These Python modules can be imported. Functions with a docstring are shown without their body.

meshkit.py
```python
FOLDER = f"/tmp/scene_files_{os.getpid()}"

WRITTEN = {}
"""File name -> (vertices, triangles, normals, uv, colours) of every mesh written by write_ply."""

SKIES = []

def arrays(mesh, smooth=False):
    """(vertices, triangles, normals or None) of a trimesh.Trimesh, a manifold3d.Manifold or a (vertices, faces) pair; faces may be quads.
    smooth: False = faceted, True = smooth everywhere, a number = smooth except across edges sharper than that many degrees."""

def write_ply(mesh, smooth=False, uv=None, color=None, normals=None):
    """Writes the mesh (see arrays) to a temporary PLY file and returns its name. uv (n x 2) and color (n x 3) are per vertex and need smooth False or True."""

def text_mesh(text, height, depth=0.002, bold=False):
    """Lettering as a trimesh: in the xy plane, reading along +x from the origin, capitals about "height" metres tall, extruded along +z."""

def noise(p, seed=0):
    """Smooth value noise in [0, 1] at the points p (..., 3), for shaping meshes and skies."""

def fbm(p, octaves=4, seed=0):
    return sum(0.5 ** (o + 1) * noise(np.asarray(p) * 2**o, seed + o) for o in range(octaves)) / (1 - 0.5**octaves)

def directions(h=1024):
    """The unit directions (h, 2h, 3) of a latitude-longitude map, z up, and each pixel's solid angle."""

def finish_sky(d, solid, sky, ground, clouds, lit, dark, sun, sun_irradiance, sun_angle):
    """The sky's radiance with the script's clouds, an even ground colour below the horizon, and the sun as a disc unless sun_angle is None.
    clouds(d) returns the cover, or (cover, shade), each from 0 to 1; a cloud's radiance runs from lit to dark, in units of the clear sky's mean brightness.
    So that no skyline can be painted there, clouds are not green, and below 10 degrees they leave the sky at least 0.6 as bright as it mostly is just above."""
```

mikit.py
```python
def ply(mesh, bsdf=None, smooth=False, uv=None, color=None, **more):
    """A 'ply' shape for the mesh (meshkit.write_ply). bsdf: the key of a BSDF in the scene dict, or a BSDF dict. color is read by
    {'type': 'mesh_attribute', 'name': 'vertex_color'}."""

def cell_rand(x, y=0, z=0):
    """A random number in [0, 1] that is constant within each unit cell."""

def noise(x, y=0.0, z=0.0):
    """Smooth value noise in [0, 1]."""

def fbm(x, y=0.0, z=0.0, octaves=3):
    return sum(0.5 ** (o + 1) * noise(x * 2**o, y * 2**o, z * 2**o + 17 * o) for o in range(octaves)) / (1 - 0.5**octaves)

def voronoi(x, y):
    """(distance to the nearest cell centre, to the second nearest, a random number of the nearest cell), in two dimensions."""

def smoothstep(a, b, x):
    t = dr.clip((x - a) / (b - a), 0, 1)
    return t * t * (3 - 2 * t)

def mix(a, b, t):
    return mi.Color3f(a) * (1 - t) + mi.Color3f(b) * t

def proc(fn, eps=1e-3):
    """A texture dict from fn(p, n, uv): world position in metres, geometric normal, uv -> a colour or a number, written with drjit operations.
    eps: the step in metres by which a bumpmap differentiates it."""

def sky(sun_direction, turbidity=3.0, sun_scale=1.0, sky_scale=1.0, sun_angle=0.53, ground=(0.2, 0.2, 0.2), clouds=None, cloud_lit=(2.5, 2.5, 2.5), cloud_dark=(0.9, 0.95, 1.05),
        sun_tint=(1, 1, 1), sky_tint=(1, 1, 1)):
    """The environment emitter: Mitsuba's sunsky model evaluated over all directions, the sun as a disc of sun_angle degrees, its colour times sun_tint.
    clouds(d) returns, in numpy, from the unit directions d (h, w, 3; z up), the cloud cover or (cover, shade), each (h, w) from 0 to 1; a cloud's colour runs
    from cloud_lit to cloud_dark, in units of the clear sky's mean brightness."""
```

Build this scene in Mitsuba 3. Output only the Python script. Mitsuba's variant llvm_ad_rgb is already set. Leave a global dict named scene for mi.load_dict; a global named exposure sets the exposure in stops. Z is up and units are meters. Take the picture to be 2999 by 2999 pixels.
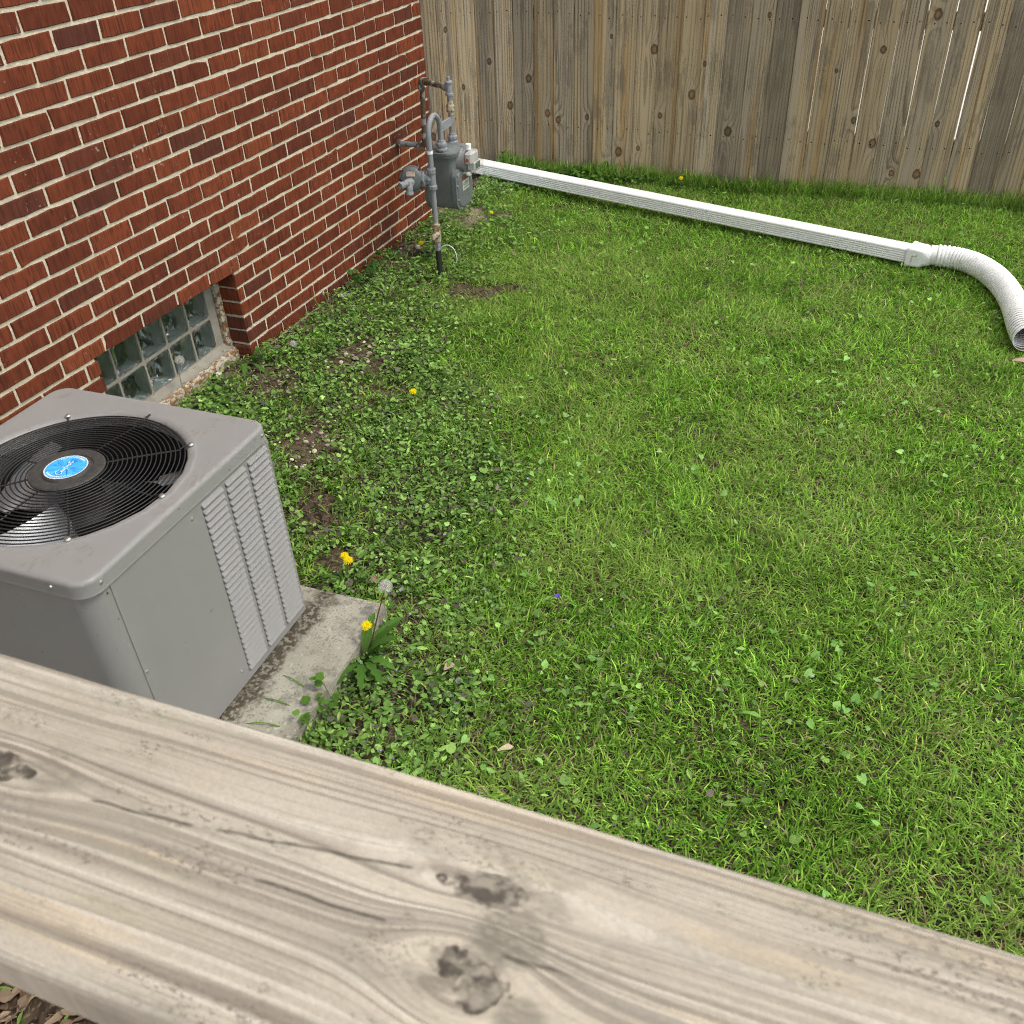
import math, random
import numpy as np
import trimesh
import drjit as dr
import mitsuba as mi
import mikit, meshkit
from mikit import noise, fbm, voronoi, cell_rand, smoothstep, mix, proc, ply
from shapely.geometry import Polygon, box as sbox, Point
import shapely

T = mi.ScalarTransform4f
scene, labels = {'type': 'scene'}, {}
rng = np.random.default_rng(7)
random.seed(7)

# ------------------------------------------------------------------ camera, sky, exposure
CAM = (2.4195, -5.0358, 1.8486)
scene['camera'] = {
    'type': 'thinlens', 'fov': 58.81, 'fov_axis': 'x', 'near_clip': 0.02, 'far_clip': 300.0,
    'aperture_radius': 0.0008, 'focus_distance': 3.6,
    'to_world': T().look_at(origin=list(CAM), target=[2.11999, -4.28898, 1.25481], up=[-0.17996, 0.56699, 0.80383])}
SUN = (0.55, 0.05, 0.84)
scene['sky'] = mikit.sky(SUN, turbidity=3, sun_scale=0.30, sun_angle=13, clouds=lambda d: 1.0,
                         cloud_lit=(2.45, 2.55, 2.66), sun_tint=(0.92, 1.0, 1.07))
exposure = 2.5

# ------------------------------------------------------------------ mesh helpers
def cat(parts):
    vs, fs, n = [], [], 0
    for v, f in parts:
        vs.append(np.asarray(v, float)); fs.append(np.asarray(f, int) + n); n += len(v)
    return np.vstack(vs), np.vstack(fs)

def tri(m):
    return np.array(m.vertices), np.array(m.faces)

def hullbox(lo, hi, b=0.002):
    lo, hi = np.array(lo, float), np.array(hi, float)
    b = min(b, (hi - lo).min() * 0.45)
    pts = []
    for s in np.ndindex(2, 2, 2):
        c = np.where(np.array(s), hi, lo); sg = np.where(np.array(s), -1, 1)
        for k in range(3):
            o = np.ones(3) * b; o[k] = 0
            pts.append(c + sg * o)
    return tri(trimesh.convex.convex_hull(np.array(pts)))

def frame(z, x=None):
    z = np.asarray(z, float); z = z / np.linalg.norm(z)
    x = np.array([1, 0, 0.]) if x is None else np.asarray(x, float)
    x = x - z * (x @ z)
    if np.linalg.norm(x) < 1e-6:
        x = np.array([0, 1, 0.]) - z * z[1]
    x /= np.linalg.norm(x)
    return np.stack([x, np.cross(z, x), z], 1)

def put(m, o=(0, 0, 0), z=(0, 0, 1), x=None):
    return np.asarray(m[0]) @ frame(z, x).T + np.asarray(o, float), m[1]

def skin(rings, close=True, cap0=True, cap1=True):
    """rings: list of (n,3) closed loops, skinned one to the next, ends fan-capped."""
    n = len(rings[0]); V = np.vstack(rings); F = []
    i = np.arange(n); j = (i + 1) % n
    for k in range(len(rings) - 1):
        a, b = k * n, (k + 1) * n
        F.append(np.stack([a + i, a + j, b + j], 1)); F.append(np.stack([a + i, b + j, b + i], 1))
    extra = []
    if cap0:
        c = len(V) + len(extra); extra.append(rings[0].mean(0)); F.append(np.stack([j, i, i * 0 + c], 1))
    if cap1:
        c = len(V) + len(extra); extra.append(rings[-1].mean(0)); a = (len(rings) - 1) * n
        F.append(np.stack([a + i, a + j, i * 0 + c], 1))
    if extra:
        V = np.vstack([V, extra])
    return V, np.vstack(F)

def lathe(prof, n=28, **kw):
    a = np.arange(n) * 2 * np.pi / n
    rings = [np.stack([r * np.cos(a), r * np.sin(a), a * 0 + h], 1) for r, h in prof]
    return skin(rings, **kw)

def tube(path, r, n=14, caps=True):
    p = np.asarray(path, float); r = np.broadcast_to(r, (len(p),))
    t = np.gradient(p, axis=0); t /= np.linalg.norm(t, axis=1, keepdims=True) + 1e-12
    u = np.cross(t[0], [0, 0, 1.0])
    if np.linalg.norm(u) < 1e-3: u = np.cross(t[0], [0, 1.0, 0])
    u /= np.linalg.norm(u); a = np.arange(n) * 2 * np.pi / n; rings = []
    for k in range(len(p)):
        u = u - t[k] * (u @ t[k]); u /= np.linalg.norm(u); w = np.cross(t[k], u)
        rings.append(p[k] + r[k] * (np.cos(a)[:, None] * u + np.sin(a)[:, None] * w))
    return skin(rings, cap0=caps, cap1=caps)

def extrude(poly, h):
    if poly.geom_type == 'MultiPolygon':
        return cat([extrude(g, h) for g in poly.geoms])
    return tri(trimesh.creation.extrude_polygon(poly, h, engine='earcut'))

def spline(pts, n):
    from scipy.interpolate import CubicSpline
    p = np.asarray(pts, float); s = np.r_[0, np.cumsum(np.linalg.norm(np.diff(p, axis=0), axis=1))]
    return CubicSpline(s, p)(np.linspace(0, s[-1], n))

def rrect(x0, x1, y0, y1, r, n=8, z=0.0):
    pts = []
    for cx, cy, a0 in ((x1 - r, y1 - r, 0), (x0 + r, y1 - r, 90), (x0 + r, y0 + r, 180), (x1 - r, y0 + r, 270)):
        for k in range(n + 1):
            a = math.radians(a0 + 90 * k / n); pts.append((cx + r * math.cos(a), cy + r * math.sin(a), z))
    return np.array(pts)

used = {}
def key_for(k):
    n = used.get(k, 0); used[k] = n + 1
    return k if n == 0 else f'{k}_{n:03d}'

def add(name, mesh, mat, parent=None, smooth=False, label=None, cat_=None, group=None, kind=None, **kw):
    k = key_for(name if parent is None else parent + '__' + name)
    scene[k] = ply(mesh, mat, smooth=smooth, **kw)
    tag(k, label, cat_, group, kind)
    return k

def tag(k, label=None, cat_=None, group=None, kind=None):
    d = {}
    if label: d['label'] = label
    if cat_: d['category'] = cat_
    if group: d['group'] = group
    if kind: d['kind'] = kind
    if d: labels[k] = {**labels.get(k, {}), **d}

def thing(name, label, cat_, group=None):
    k = key_for(name); tag(k, label, cat_, group); return k

# ------------------------------------------------------------------ materials
def C3(*c): return mi.Color3f(*c)
def pbr(color, rough=0.6, metal=0.0, spec=0.5, bump=None, bscale=0.001, two=True, **kw):
    col = color if isinstance(color, dict) else {'type': 'rgb', 'value': list(color)}
    b = {'type': 'principled', 'base_color': col, 'roughness': rough, 'metallic': metal, 'specular': spec, **kw}
    if bump is not None:
        b = {'type': 'bumpmap', 'arbitrary': bump, 'scale': bscale, 'bsdf': b}
    return {'type': 'twosided', 'bsdf': b} if two else b

# brick: uv.x = a number per brick
def brick_col(p, n, uv):
    s = dr.floor(uv.x)
    tone = cell_rand(s, 3); tone2 = cell_rand(s, 9)
    stripe = noise(p.y * 400 + p.x * 400, p.z * 22, s)
    stripe2 = noise(p.y * 120 + p.x * 120, p.z * 5, s + 5)
    base = mix((0.200, 0.053, 0.026), (0.132, 0.037, 0.021), tone)
    base = mix(base, (0.105, 0.038, 0.028), 0.85 * smoothstep(0.84, 0.95, tone2))
    base = mix(base, (0.225, 0.064, 0.030), smoothstep(0.12, 0.0, tone2))
    k = 0.62 * smoothstep(0.45, 0.80, stripe) + 0.16 * smoothstep(0.5, 0.9, stripe2)
    base = base * (0.86 + 0.28 * fbm(p.y * 30 + p.x * 30, p.z * 30, s))
    base = mix(base, (0.05, 0.018, 0.015), k)
    pale = smoothstep(0.90, 0.94, noise(p.y * 170, p.z * 90, s)) * smoothstep(0.66, 0.8, noise(p.y * 9, p.z * 9, 4.0))
    base = mix(base, (0.42, 0.38, 0.33), 0.5 * pale)
    return base
def brick_bump(p, n, uv):
    s = dr.floor(uv.x)
    return 0.9 * noise(p.y * 310 + p.x * 310, p.z * 14, s) + 0.5 * fbm(p.y * 60, p.z * 60, p.x * 60)
scene['m_brick'] = pbr(proc(brick_col), 0.95, spec=0.06, bump=proc(brick_bump, 4e-4), bscale=0.0016)
def mortar_col(p, n, uv):
    a = fbm(p.y * 40 + p.x * 40, p.z * 40, 0.0); g = noise(p.y * 420, p.z * 420, p.x * 420)
    c = mix((0.52, 0.465, 0.355), (0.66, 0.60, 0.475), a)
    return mix(c, (0.20, 0.17, 0.13), 0.75 * smoothstep(0.78, 0.90, g))
scene['m_mortar'] = pbr(proc(mortar_col), 0.95, spec=0.2,
    bump=proc(lambda p, n, uv: fbm(p.y * 140 + p.x * 90, p.z * 140, 0.0) + 0.6 * noise(p.y * 35, p.z * 50), 6e-4), bscale=0.003)

# fence wood: uv.x = number of the plank + metres across it, uv.y = metres along it
def wood_parts(a, x, s, ring, knotgap, kr):
    """a metres along, x metres across, s plank number -> (late wood 0..1, knot 0..1, knot core 0..1, fibre)"""
    c = dr.floor(a / knotgap + cell_rand(s, 31))
    ka = (c - cell_rand(s, 31) + 0.2 + 0.6 * cell_rand(s, c, 5)) * knotgap
    kx = (cell_rand(s, c, 6) - 0.5) * 0.10
    on = cell_rand(s, c, 7)
    size = kr * (0.55 + 0.75 * cell_rand(s, c, 8)) * dr.select(on > 0.25, 1.0, 0.05)
    wob = 0.25 * (noise(a * 130, x * 130, s) - 0.5)
    d = dr.sqrt(dr.square((a - ka) / (size * 1.35)) + dr.square((x - kx) / size)) + wob
    infl = dr.exp(-dr.square((a - ka) / (size * 4.0)) - dr.square((x - kx) / (size * 1.9)))
    cx = (cell_rand(s, 1) - 0.5) * 0.14
    zc = 0.012 + 0.05 * noise(a * 1.1, s * 3.7, 2.0) * (0.3 + cell_rand(s, 2))
    xx = x - cx + 0.012 * (noise(a * 2.2, s, 0.5) - 0.5) + 0.002 * (noise(a * 14, x * 30, s) - 0.5)
    r = dr.sqrt(dr.square(xx) + dr.square(zc)) + 0.030 * (size / 0.02) * infl
    ph = r / ring; ph = ph - dr.floor(ph)
    late = smoothstep(0.45, 0.88, ph) * smoothstep(1.0, 0.94, ph)
    fibre = noise(x * 900, a * 9, s)
    return late, smoothstep(1.25, 0.95, d), smoothstep(0.75, 0.35, d), fibre, infl
def plank_col(p, n, uv):
    s = dr.floor(uv.x + 0.5); x = uv.x - s; a = uv.y
    late, kn, core, fib, infl = wood_parts(a, x, s, 0.0115 + 0.010 * cell_rand(s, 16), 0.75, 0.017)
    t, t2, t3 = cell_rand(s, 11), cell_rand(s, 12), cell_rand(s, 14)
    band = fbm(x * 15 + s * 3.3, a * 0.5, s)
    pale = mix((0.360, 0.280, 0.178), (0.470, 0.360, 0.215), t)
    grey = mix((0.262, 0.215, 0.155), (0.385, 0.315, 0.225), t2)
    c = mix(pale, grey, smoothstep(0.42, 0.60, band + 0.4 * (t3 - 0.5)))
    c = mix(c, (0.36, 0.225, 0.095), 0.8 * smoothstep(0.60, 0.72, fbm(x * 17 + 7 * s, a * 0.4 + 3, s + 40.0)))
    c = mix(c, (0.105, 0.073, 0.044), late * (0.30 + 0.42 * cell_rand(s, 13)))
    c = c * (0.80 + 0.42 * cell_rand(s, 15))
    c = mix(c, (0.43, 0.38, 0.30), 0.30 * smoothstep(0.55, 0.9, fib))
    c = mix(c, (0.085, 0.066, 0.048), 0.55 * smoothstep(0.62, 0.85, noise(x * 260, a * 3.0, s + 3)))
    blot = fbm(x * 26, a * 5, s + 8) + 0.22 * (noise(x * 300, a * 60, s) - 0.5)
    c = mix(c, (0.105, 0.092, 0.075), 0.45 * smoothstep(0.60, 0.78, blot))
    c = mix(c, (0.40, 0.33, 0.245), 0.45 * infl * (1 - kn) * (1 - 0.6 * late))
    k = mix((0.21, 0.115, 0.05), (0.085, 0.05, 0.03), cell_rand(s, dr.floor(a / 0.75), 4))
    c = mix(c, k, 0.75 * kn)
    rim = kn * (1 - core)
    c = mix(c, (0.05, 0.03, 0.018), 0.55 * rim)
    return mix(c, (0.25, 0.16, 0.08), 0.35 * core * noise(x * 400, a * 300, s))
def plank_bump(p, n, uv):
    s = dr.floor(uv.x + 0.5); x = uv.x - s
    late, kn, core, fib, infl = wood_parts(uv.y, x, s, 0.0135, 0.75, 0.017)
    return 0.5 * late + 0.5 * fib - 0.8 * kn + 0.6 * fbm(x * 60, uv.y * 8, s)
scene['m_plank'] = pbr(proc(plank_col), 0.9, spec=0.2, bump=proc(plank_bump, 6e-4), bscale=0.0012)

# hand rail wood, grain along x, knots where the board has them
KNOTS = ((2.3215, -4.8360, 0.0185, 0.0066), (2.3310, -4.8785, 0.0105, 0.0096), (2.3185, -4.8725, 0.0080, 0.0070), (2.062, -4.8555, 0.0150, 0.0070), (2.2985, -4.8375, 0.0030, 0.0022),
         (2.87, -4.85, 0.012, 0.006), (1.62, -4.87, 0.012, 0.006), (3.3, -4.88, 0.012, 0.006))
def rail_field(p):
    y = p.y + 0.005 * (noise(p.x * 3.0, p.z * 2, 1.0) - 0.5) + 0.0016 * (noise(p.x * 14, p.y * 40) - 0.5)
    kn, core, infl = mi.Float(0), mi.Float(0), mi.Float(0)
    w1 = fbm(p.x * 75, p.y * 110, 3.0, 4) - 0.5; w2 = noise(p.x * 420, p.y * 420, 9.0) - 0.5
    for kx, ky, ra, rb in KNOTS:
        dx, dy = p.x - kx, p.y - ky
        e = dr.exp(-dr.square(dx / (ra * 3.4)) - dr.square(dy / (rb * 3.0)))
        y = y - e * rb * 1.5 * dr.tanh(dy / (rb * 0.9))
        d = dr.sqrt(dr.square(dx / ra) + dr.square(dy / rb)) + 1.5 * w1 + 0.35 * w2
        kn = dr.maximum(kn, smoothstep(1.15, 0.75, d)); core = dr.maximum(core, smoothstep(0.75, 0.25, d)); infl = dr.maximum(infl, e)
    return y, kn, core, infl
CRACKS = (((2.10, -4.857), (2.16, -4.853), (2.234, -4.8445), (2.294, -4.8365)), ((2.31, -4.862), (2.37, -4.8605), (2.41, -4.859), (2.55, -4.862)), ((2.22, -4.866), (2.27, -4.865), (2.313, -4.8625)))
def crack(p, w):
    m = mi.Float(0)
    for c in CRACKS:
        for (x0, y0), (x1, y1) in zip(c[:-1], c[1:]):
            t = (p.x - x0) / (x1 - x0)
            d = dr.abs(p.y - (y0 + (y1 - y0) * t) + 0.0012 * (noise(p.x * 70, 3.0) - 0.5))
            m = dr.maximum(m, dr.select((t >= 0) & (t < 1), smoothstep(w, w * 0.25, d), 0.0))
    return m * smoothstep(0.30, 0.52, noise(p.x * 55, 8.0))
def rail_col(p, n, uv):
    y, kn, core, infl = rail_field(p)
    l1 = noise(y * 210, p.x * 1.6, 2.0); l2 = noise(y * 480, p.x * 3.5, 9.0); l3 = noise(y * 1100, p.x * 9, 3.0); reg = noise(y * 48, p.x * 1.4, 5.0)
    fine = noise(p.x * 800, p.y * 1500, 1.0); fine2 = noise(p.x * 360, p.y * 800, 6.0)
    c = mix((0.355, 0.308, 0.250), (0.455, 0.405, 0.340), fbm(p.x * 9, y * 60, 1.0))
    c = mix(c, (0.52, 0.405, 0.27), 0.35 * smoothstep(0.57, 0.72, fbm(p.x * 7 + 9, y * 95, 4.0)))
    c = mix(c, (0.55, 0.505, 0.445), 0.5 * smoothstep(0.58, 0.74, noise(y * 330, p.x * 2.6, 31.0)))
    c = mix(c, (0.185, 0.153, 0.128), 0.72 * smoothstep(0.58, 0.70, l1) * smoothstep(0.30, 0.52, reg))
    c = mix(c, (0.175, 0.148, 0.122), 0.60 * smoothstep(0.66, 0.74, noise(y * 330, p.x * 1.1, 51.0)))
    c = mix(c, (0.215, 0.18, 0.150), 0.62 * smoothstep(0.60, 0.76, l2) * smoothstep(0.25, 0.5, noise(y * 60, p.x * 2.0, 71.0)))
    c = mix(c, (0.26, 0.225, 0.185), 0.45 * smoothstep(0.58, 0.80, l3))
    c = c * (0.90 + 0.2 * fine)
    cloud = fbm(p.x * 24, p.y * 85, 11.0, 5)
    c = mix(c, (0.135, 0.12, 0.098), 0.78 * smoothstep(0.52, 0.70, cloud) * smoothstep(0.50, 0.78, 0.6 * fine + 0.4 * fine2))
    c = mix(c, (0.265, 0.245, 0.20), 0.45 * smoothstep(0.50, 0.66, fbm(p.x * 14, p.y * 60, 15.0, 5)) * (0.3 + 0.7 * fine2))
    moss = smoothstep(0.64, 0.78, fbm(p.x * 12, p.y * 80, 21.0))
    c = mix(c, (0.27, 0.265, 0.15), 0.25 * moss * (0.3 + 0.7 * fine2))
    c = mix(c, (0.55, 0.485, 0.39), 0.45 * infl * (1 - kn) * smoothstep(0.70, 0.45, l2))
    near = infl * smoothstep(0.46, 0.62, fbm(p.x * 60, p.y * 110, 41.0, 5))
    c = mix(c, (0.165, 0.147, 0.12), 0.65 * near * (1 - kn) * (0.5 + 0.5 * fine2))
    for sx, sy, ra, rb in ((2.338, -4.853, 0.016, 0.012), (2.330, -4.866, 0.010, 0.010), (2.09, -4.850, 0.022, 0.007), (2.352, -4.884, 0.012, 0.010)):
        q = dr.exp(-dr.square((p.x - sx) / ra) - dr.square((p.y - sy) / rb))
        c = mix(c, (0.175, 0.157, 0.128), 0.75 * smoothstep(0.25, 0.62, q * (0.45 + 1.1 * cloud)) * (0.45 + 0.55 * fine2))
    kr = fbm(p.x * 150, p.y * 230, 2.0, 4)
    k = mix((0.26, 0.23, 0.19), (0.055, 0.046, 0.036), smoothstep(0.30, 0.66, kr))
    c = mix(c, k, 0.88 * kn)
    rim = kn * (1 - core)
    c = mix(c, (0.045, 0.036, 0.028), 0.6 * rim * smoothstep(0.45, 0.62, noise(p.x * 120, p.y * 200, 8.0)))
    return mix(c, (0.12, 0.105, 0.07), 0.70 * crack(p, 0.0008) * (0.3 + 0.7 * fine2))
def rail_bump(p, n, uv):
    y, kn, core, infl = rail_field(p)
    return noise(y * 210, p.x * 1.6, 2.0) * -0.8 + 0.8 * noise(y * 900, p.x * 8, 9.0) - 1.5 * kn * (0.5 + fbm(p.x * 150, p.y * 230, 2.0, 4)) - 2.5 * crack(p, 0.0009)
scene['m_rail'] = pbr(proc(rail_col), 0.85, spec=0.25, bump=proc(rail_bump, 2e-4), bscale=0.0009)

def soil_col(p, n, uv):
    a = fbm(p.x * 9, p.y * 9, 1.0); g = noise(p.x * 160, p.y * 160, 3.0); h = noise(p.x * 45 + 20, p.y * 45, 5.0)
    c = mix((0.055, 0.040, 0.029), (0.115, 0.085, 0.06), a)
    c = mix(c, (0.030, 0.022, 0.017), smoothstep(0.55, 0.8, h))
    c = mix(c, (0.20, 0.165, 0.115), 0.7 * smoothstep(0.72, 0.88, g))
    dust = smoothstep(0.42, 0.16, dr.sqrt(dr.square((p.x - 0.26) / 1.0) + dr.square((p.y - 0.02) / 0.9)) + 0.25 * (fbm(p.x * 14, p.y * 14, 8.0) - 0.5))
    return mix(c, (0.26, 0.215, 0.16), 0.8 * dust)
scene['m_soil'] = pbr(proc(soil_col), 1.0, spec=0.1, bump=proc(lambda p, n, uv: fbm(p.x * 60, p.y * 60, 2.0, 4), 1e-3), bscale=0.02)

def conc_col(p, n, uv):
    a = fbm(p.x * 8, p.y * 8, p.z * 8); g = noise(p.x * 260, p.y * 260, p.z * 260); g2 = noise(p.x * 130 + 9, p.y * 130, p.z * 130)
    c = mix((0.25, 0.232, 0.19), (0.37, 0.352, 0.30), smoothstep(0.3, 0.7, a))
    c = mix(c, (0.13, 0.12, 0.10), 0.55 * smoothstep(0.62, 0.82, g))
    c = mix(c, (0.50, 0.48, 0.43), 0.45 * smoothstep(0.70, 0.85, g2))
    st = fbm(p.x * 7 + 3, p.y * 7, 7.0, 4) + 0.55 * (fbm(p.x * 70, p.y * 70, 1.0, 4) - 0.5)
    c = mix(c, (0.115, 0.105, 0.078), 0.60 * smoothstep(0.50, 0.68, st) * (0.35 + 0.65 * noise(p.x * 330, p.y * 330, 4.0)))
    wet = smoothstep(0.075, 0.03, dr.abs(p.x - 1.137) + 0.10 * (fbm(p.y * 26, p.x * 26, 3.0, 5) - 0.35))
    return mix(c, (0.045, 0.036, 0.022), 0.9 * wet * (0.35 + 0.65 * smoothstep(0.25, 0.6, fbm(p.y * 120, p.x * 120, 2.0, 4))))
scene['m_concrete'] = pbr(proc(conc_col), 0.95, spec=0.2, bump=proc(lambda p, n, uv: fbm(p.x * 150, p.y * 150, p.z * 150) + 0.5 * noise(p.x * 30, p.y * 30), 8e-4), bscale=0.004)
scene['m_drive'] = pbr(proc(lambda p, n, uv: mix((0.40, 0.385, 0.35), (0.52, 0.50, 0.46), fbm(p.x * 3, p.y * 3))), 0.95)

# painted sheet metal of the air conditioner: dust specks and stains with a grain
def metal_col(p, n, uv):
    c = C3(0.246, 0.241, 0.240)
    c = c * (0.95 + 0.10 * fbm(p.x * 6 + p.y * 6, p.y * 3, p.z * 2.0))
    up = p.z > 0.700
    blot = fbm(p.x * 17, p.y * 17, 2.0, 4); grain = noise(p.x * 220, p.y * 90, 4.0)
    c = mix(c, (0.19, 0.165, 0.135), dr.select(up, 0.40 * smoothstep(0.57, 0.74, blot) * smoothstep(0.45, 0.8, grain), 0.0))
    speck = noise(p.x * 120, p.y * 120, p.z * 120)
    c = mix(c, (0.06, 0.05, 0.045), 0.85 * smoothstep(0.955, 0.97, speck))
    return mix(c, (0.5, 0.5, 0.5), 0.35 * smoothstep(0.045, 0.03, speck))
scene['m_acpaint'] = pbr(proc(metal_col), 0.42, spec=0.45)
scene['m_black'] = pbr((0.018, 0.018, 0.019), 0.45)
scene['m_blackmatte'] = pbr((0.010, 0.010, 0.011), 0.9)
scene['m_hub'] = pbr(proc(lambda p, n, uv: mix((0.028, 0.027, 0.027), (0.060, 0.056, 0.052), fbm(p.x * 90, p.y * 90, 1.0))), 0.7)
scene['m_alu'] = pbr((0.60, 0.61, 0.63), 0.38, metal=0.8)
scene['m_screw'] = pbr((0.60, 0.60, 0.59), 0.3, metal=0.9)
BC = (0.807, -3.768)
def badge_col(p, n, uv):
    dx, dy = p.x - BC[0], p.y - BC[1]
    r = dr.sqrt(dx * dx + dy * dy) / 0.049
    a = dr.atan2(dy, dx)
    ray = noise(a * 7.6 + 40, r * 0.9) ; ray2 = noise(a * 19 + 90, r * 1.5)
    c = mix((0.02, 0.30, 0.86), (0.10, 0.52, 0.97), ray2)
    c = mix(c, (0.01, 0.09, 0.42), smoothstep(0.52, 0.66, ray) * smoothstep(0.12, 0.3, r) * smoothstep(0.78, 0.55, r) * 0.7)
    return mix(c, (0.62, 0.66, 0.70), smoothstep(0.93, 0.955, r))
scene['m_coil'] = pbr((0.22, 0.22, 0.22), 0.6, metal=0.3)
scene['m_badge'] = pbr(proc(badge_col), 0.35)
scene['m_white'] = pbr((0.82, 0.82, 0.82), 0.4)

# gas meter paint
def mgrey(p, n, uv):
    c = mix((0.120, 0.135, 0.140), (0.150, 0.165, 0.168), fbm(p.x * 30, p.y * 30, p.z * 30))
    d = noise(p.x * 140, p.y * 140, p.z * 140)
    return mix(c, (0.10, 0.09, 0.08), 0.6 * smoothstep(0.78, 0.9, d))
scene['m_meter'] = pbr(proc(mgrey), 0.45, spec=0.4)
def pipe_col(p, n, uv):
    r1 = fbm(p.x * 55, p.y * 55, p.z * 22, 3)
    c = mix((0.205, 0.220, 0.245), (0.26, 0.275, 0.30), fbm(p.x * 20, p.y * 20, p.z * 20))
    return mix(c, (0.16, 0.095, 0.05), 0.8 * smoothstep(0.64, 0.74, r1))
scene['m_pipe'] = pbr(proc(pipe_col), 0.5, spec=0.4)
def rust_col(p, n, uv):
    r1 = fbm(p.x * 48, p.y * 48, p.z * 30, 3)
    c = mix((0.055, 0.045, 0.036), (0.15, 0.095, 0.055), fbm(p.x * 90, p.y * 90, p.z * 90))
    return mix(c, (0.30, 0.31, 0.31), 0.85 * smoothstep(0.50, 0.60, r1))
scene['m_rustpipe'] = pbr(proc(rust_col), 0.65, spec=0.35)
scene['m_rusty'] = pbr(proc(lambda p, n, uv: mix((0.36, 0.33, 0.25), (0.20, 0.10, 0.045), smoothstep(0.45, 0.65, fbm(p.x * 80, p.y * 80, p.z * 80)))), 0.7)
scene['m_tape'] = pbr((0.022, 0.022, 0.024), 0.5)
scene['m_clear'] = {'type': 'thindielectric', 'int_ior': 1.49}
scene['m_indexgrey'] = pbr((0.30, 0.30, 0.31), 0.45)
scene['m_unit'] = pbr((0.50, 0.50, 0.51), 0.4)
scene['m_red'] = pbr((0.45, 0.03, 0.02), 0.4)
scene['m_plate'] = pbr(proc(lambda p, n, uv: mix((0.42, 0.30, 0.23), (0.62, 0.55, 0.46), noise(p.x * 150, p.z * 260))), 0.45)
scene['m_label'] = pbr((0.42, 0.44, 0.38), 0.5)
scene['m_labelred'] = pbr((0.16, 0.06, 0.045), 0.5)
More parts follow.
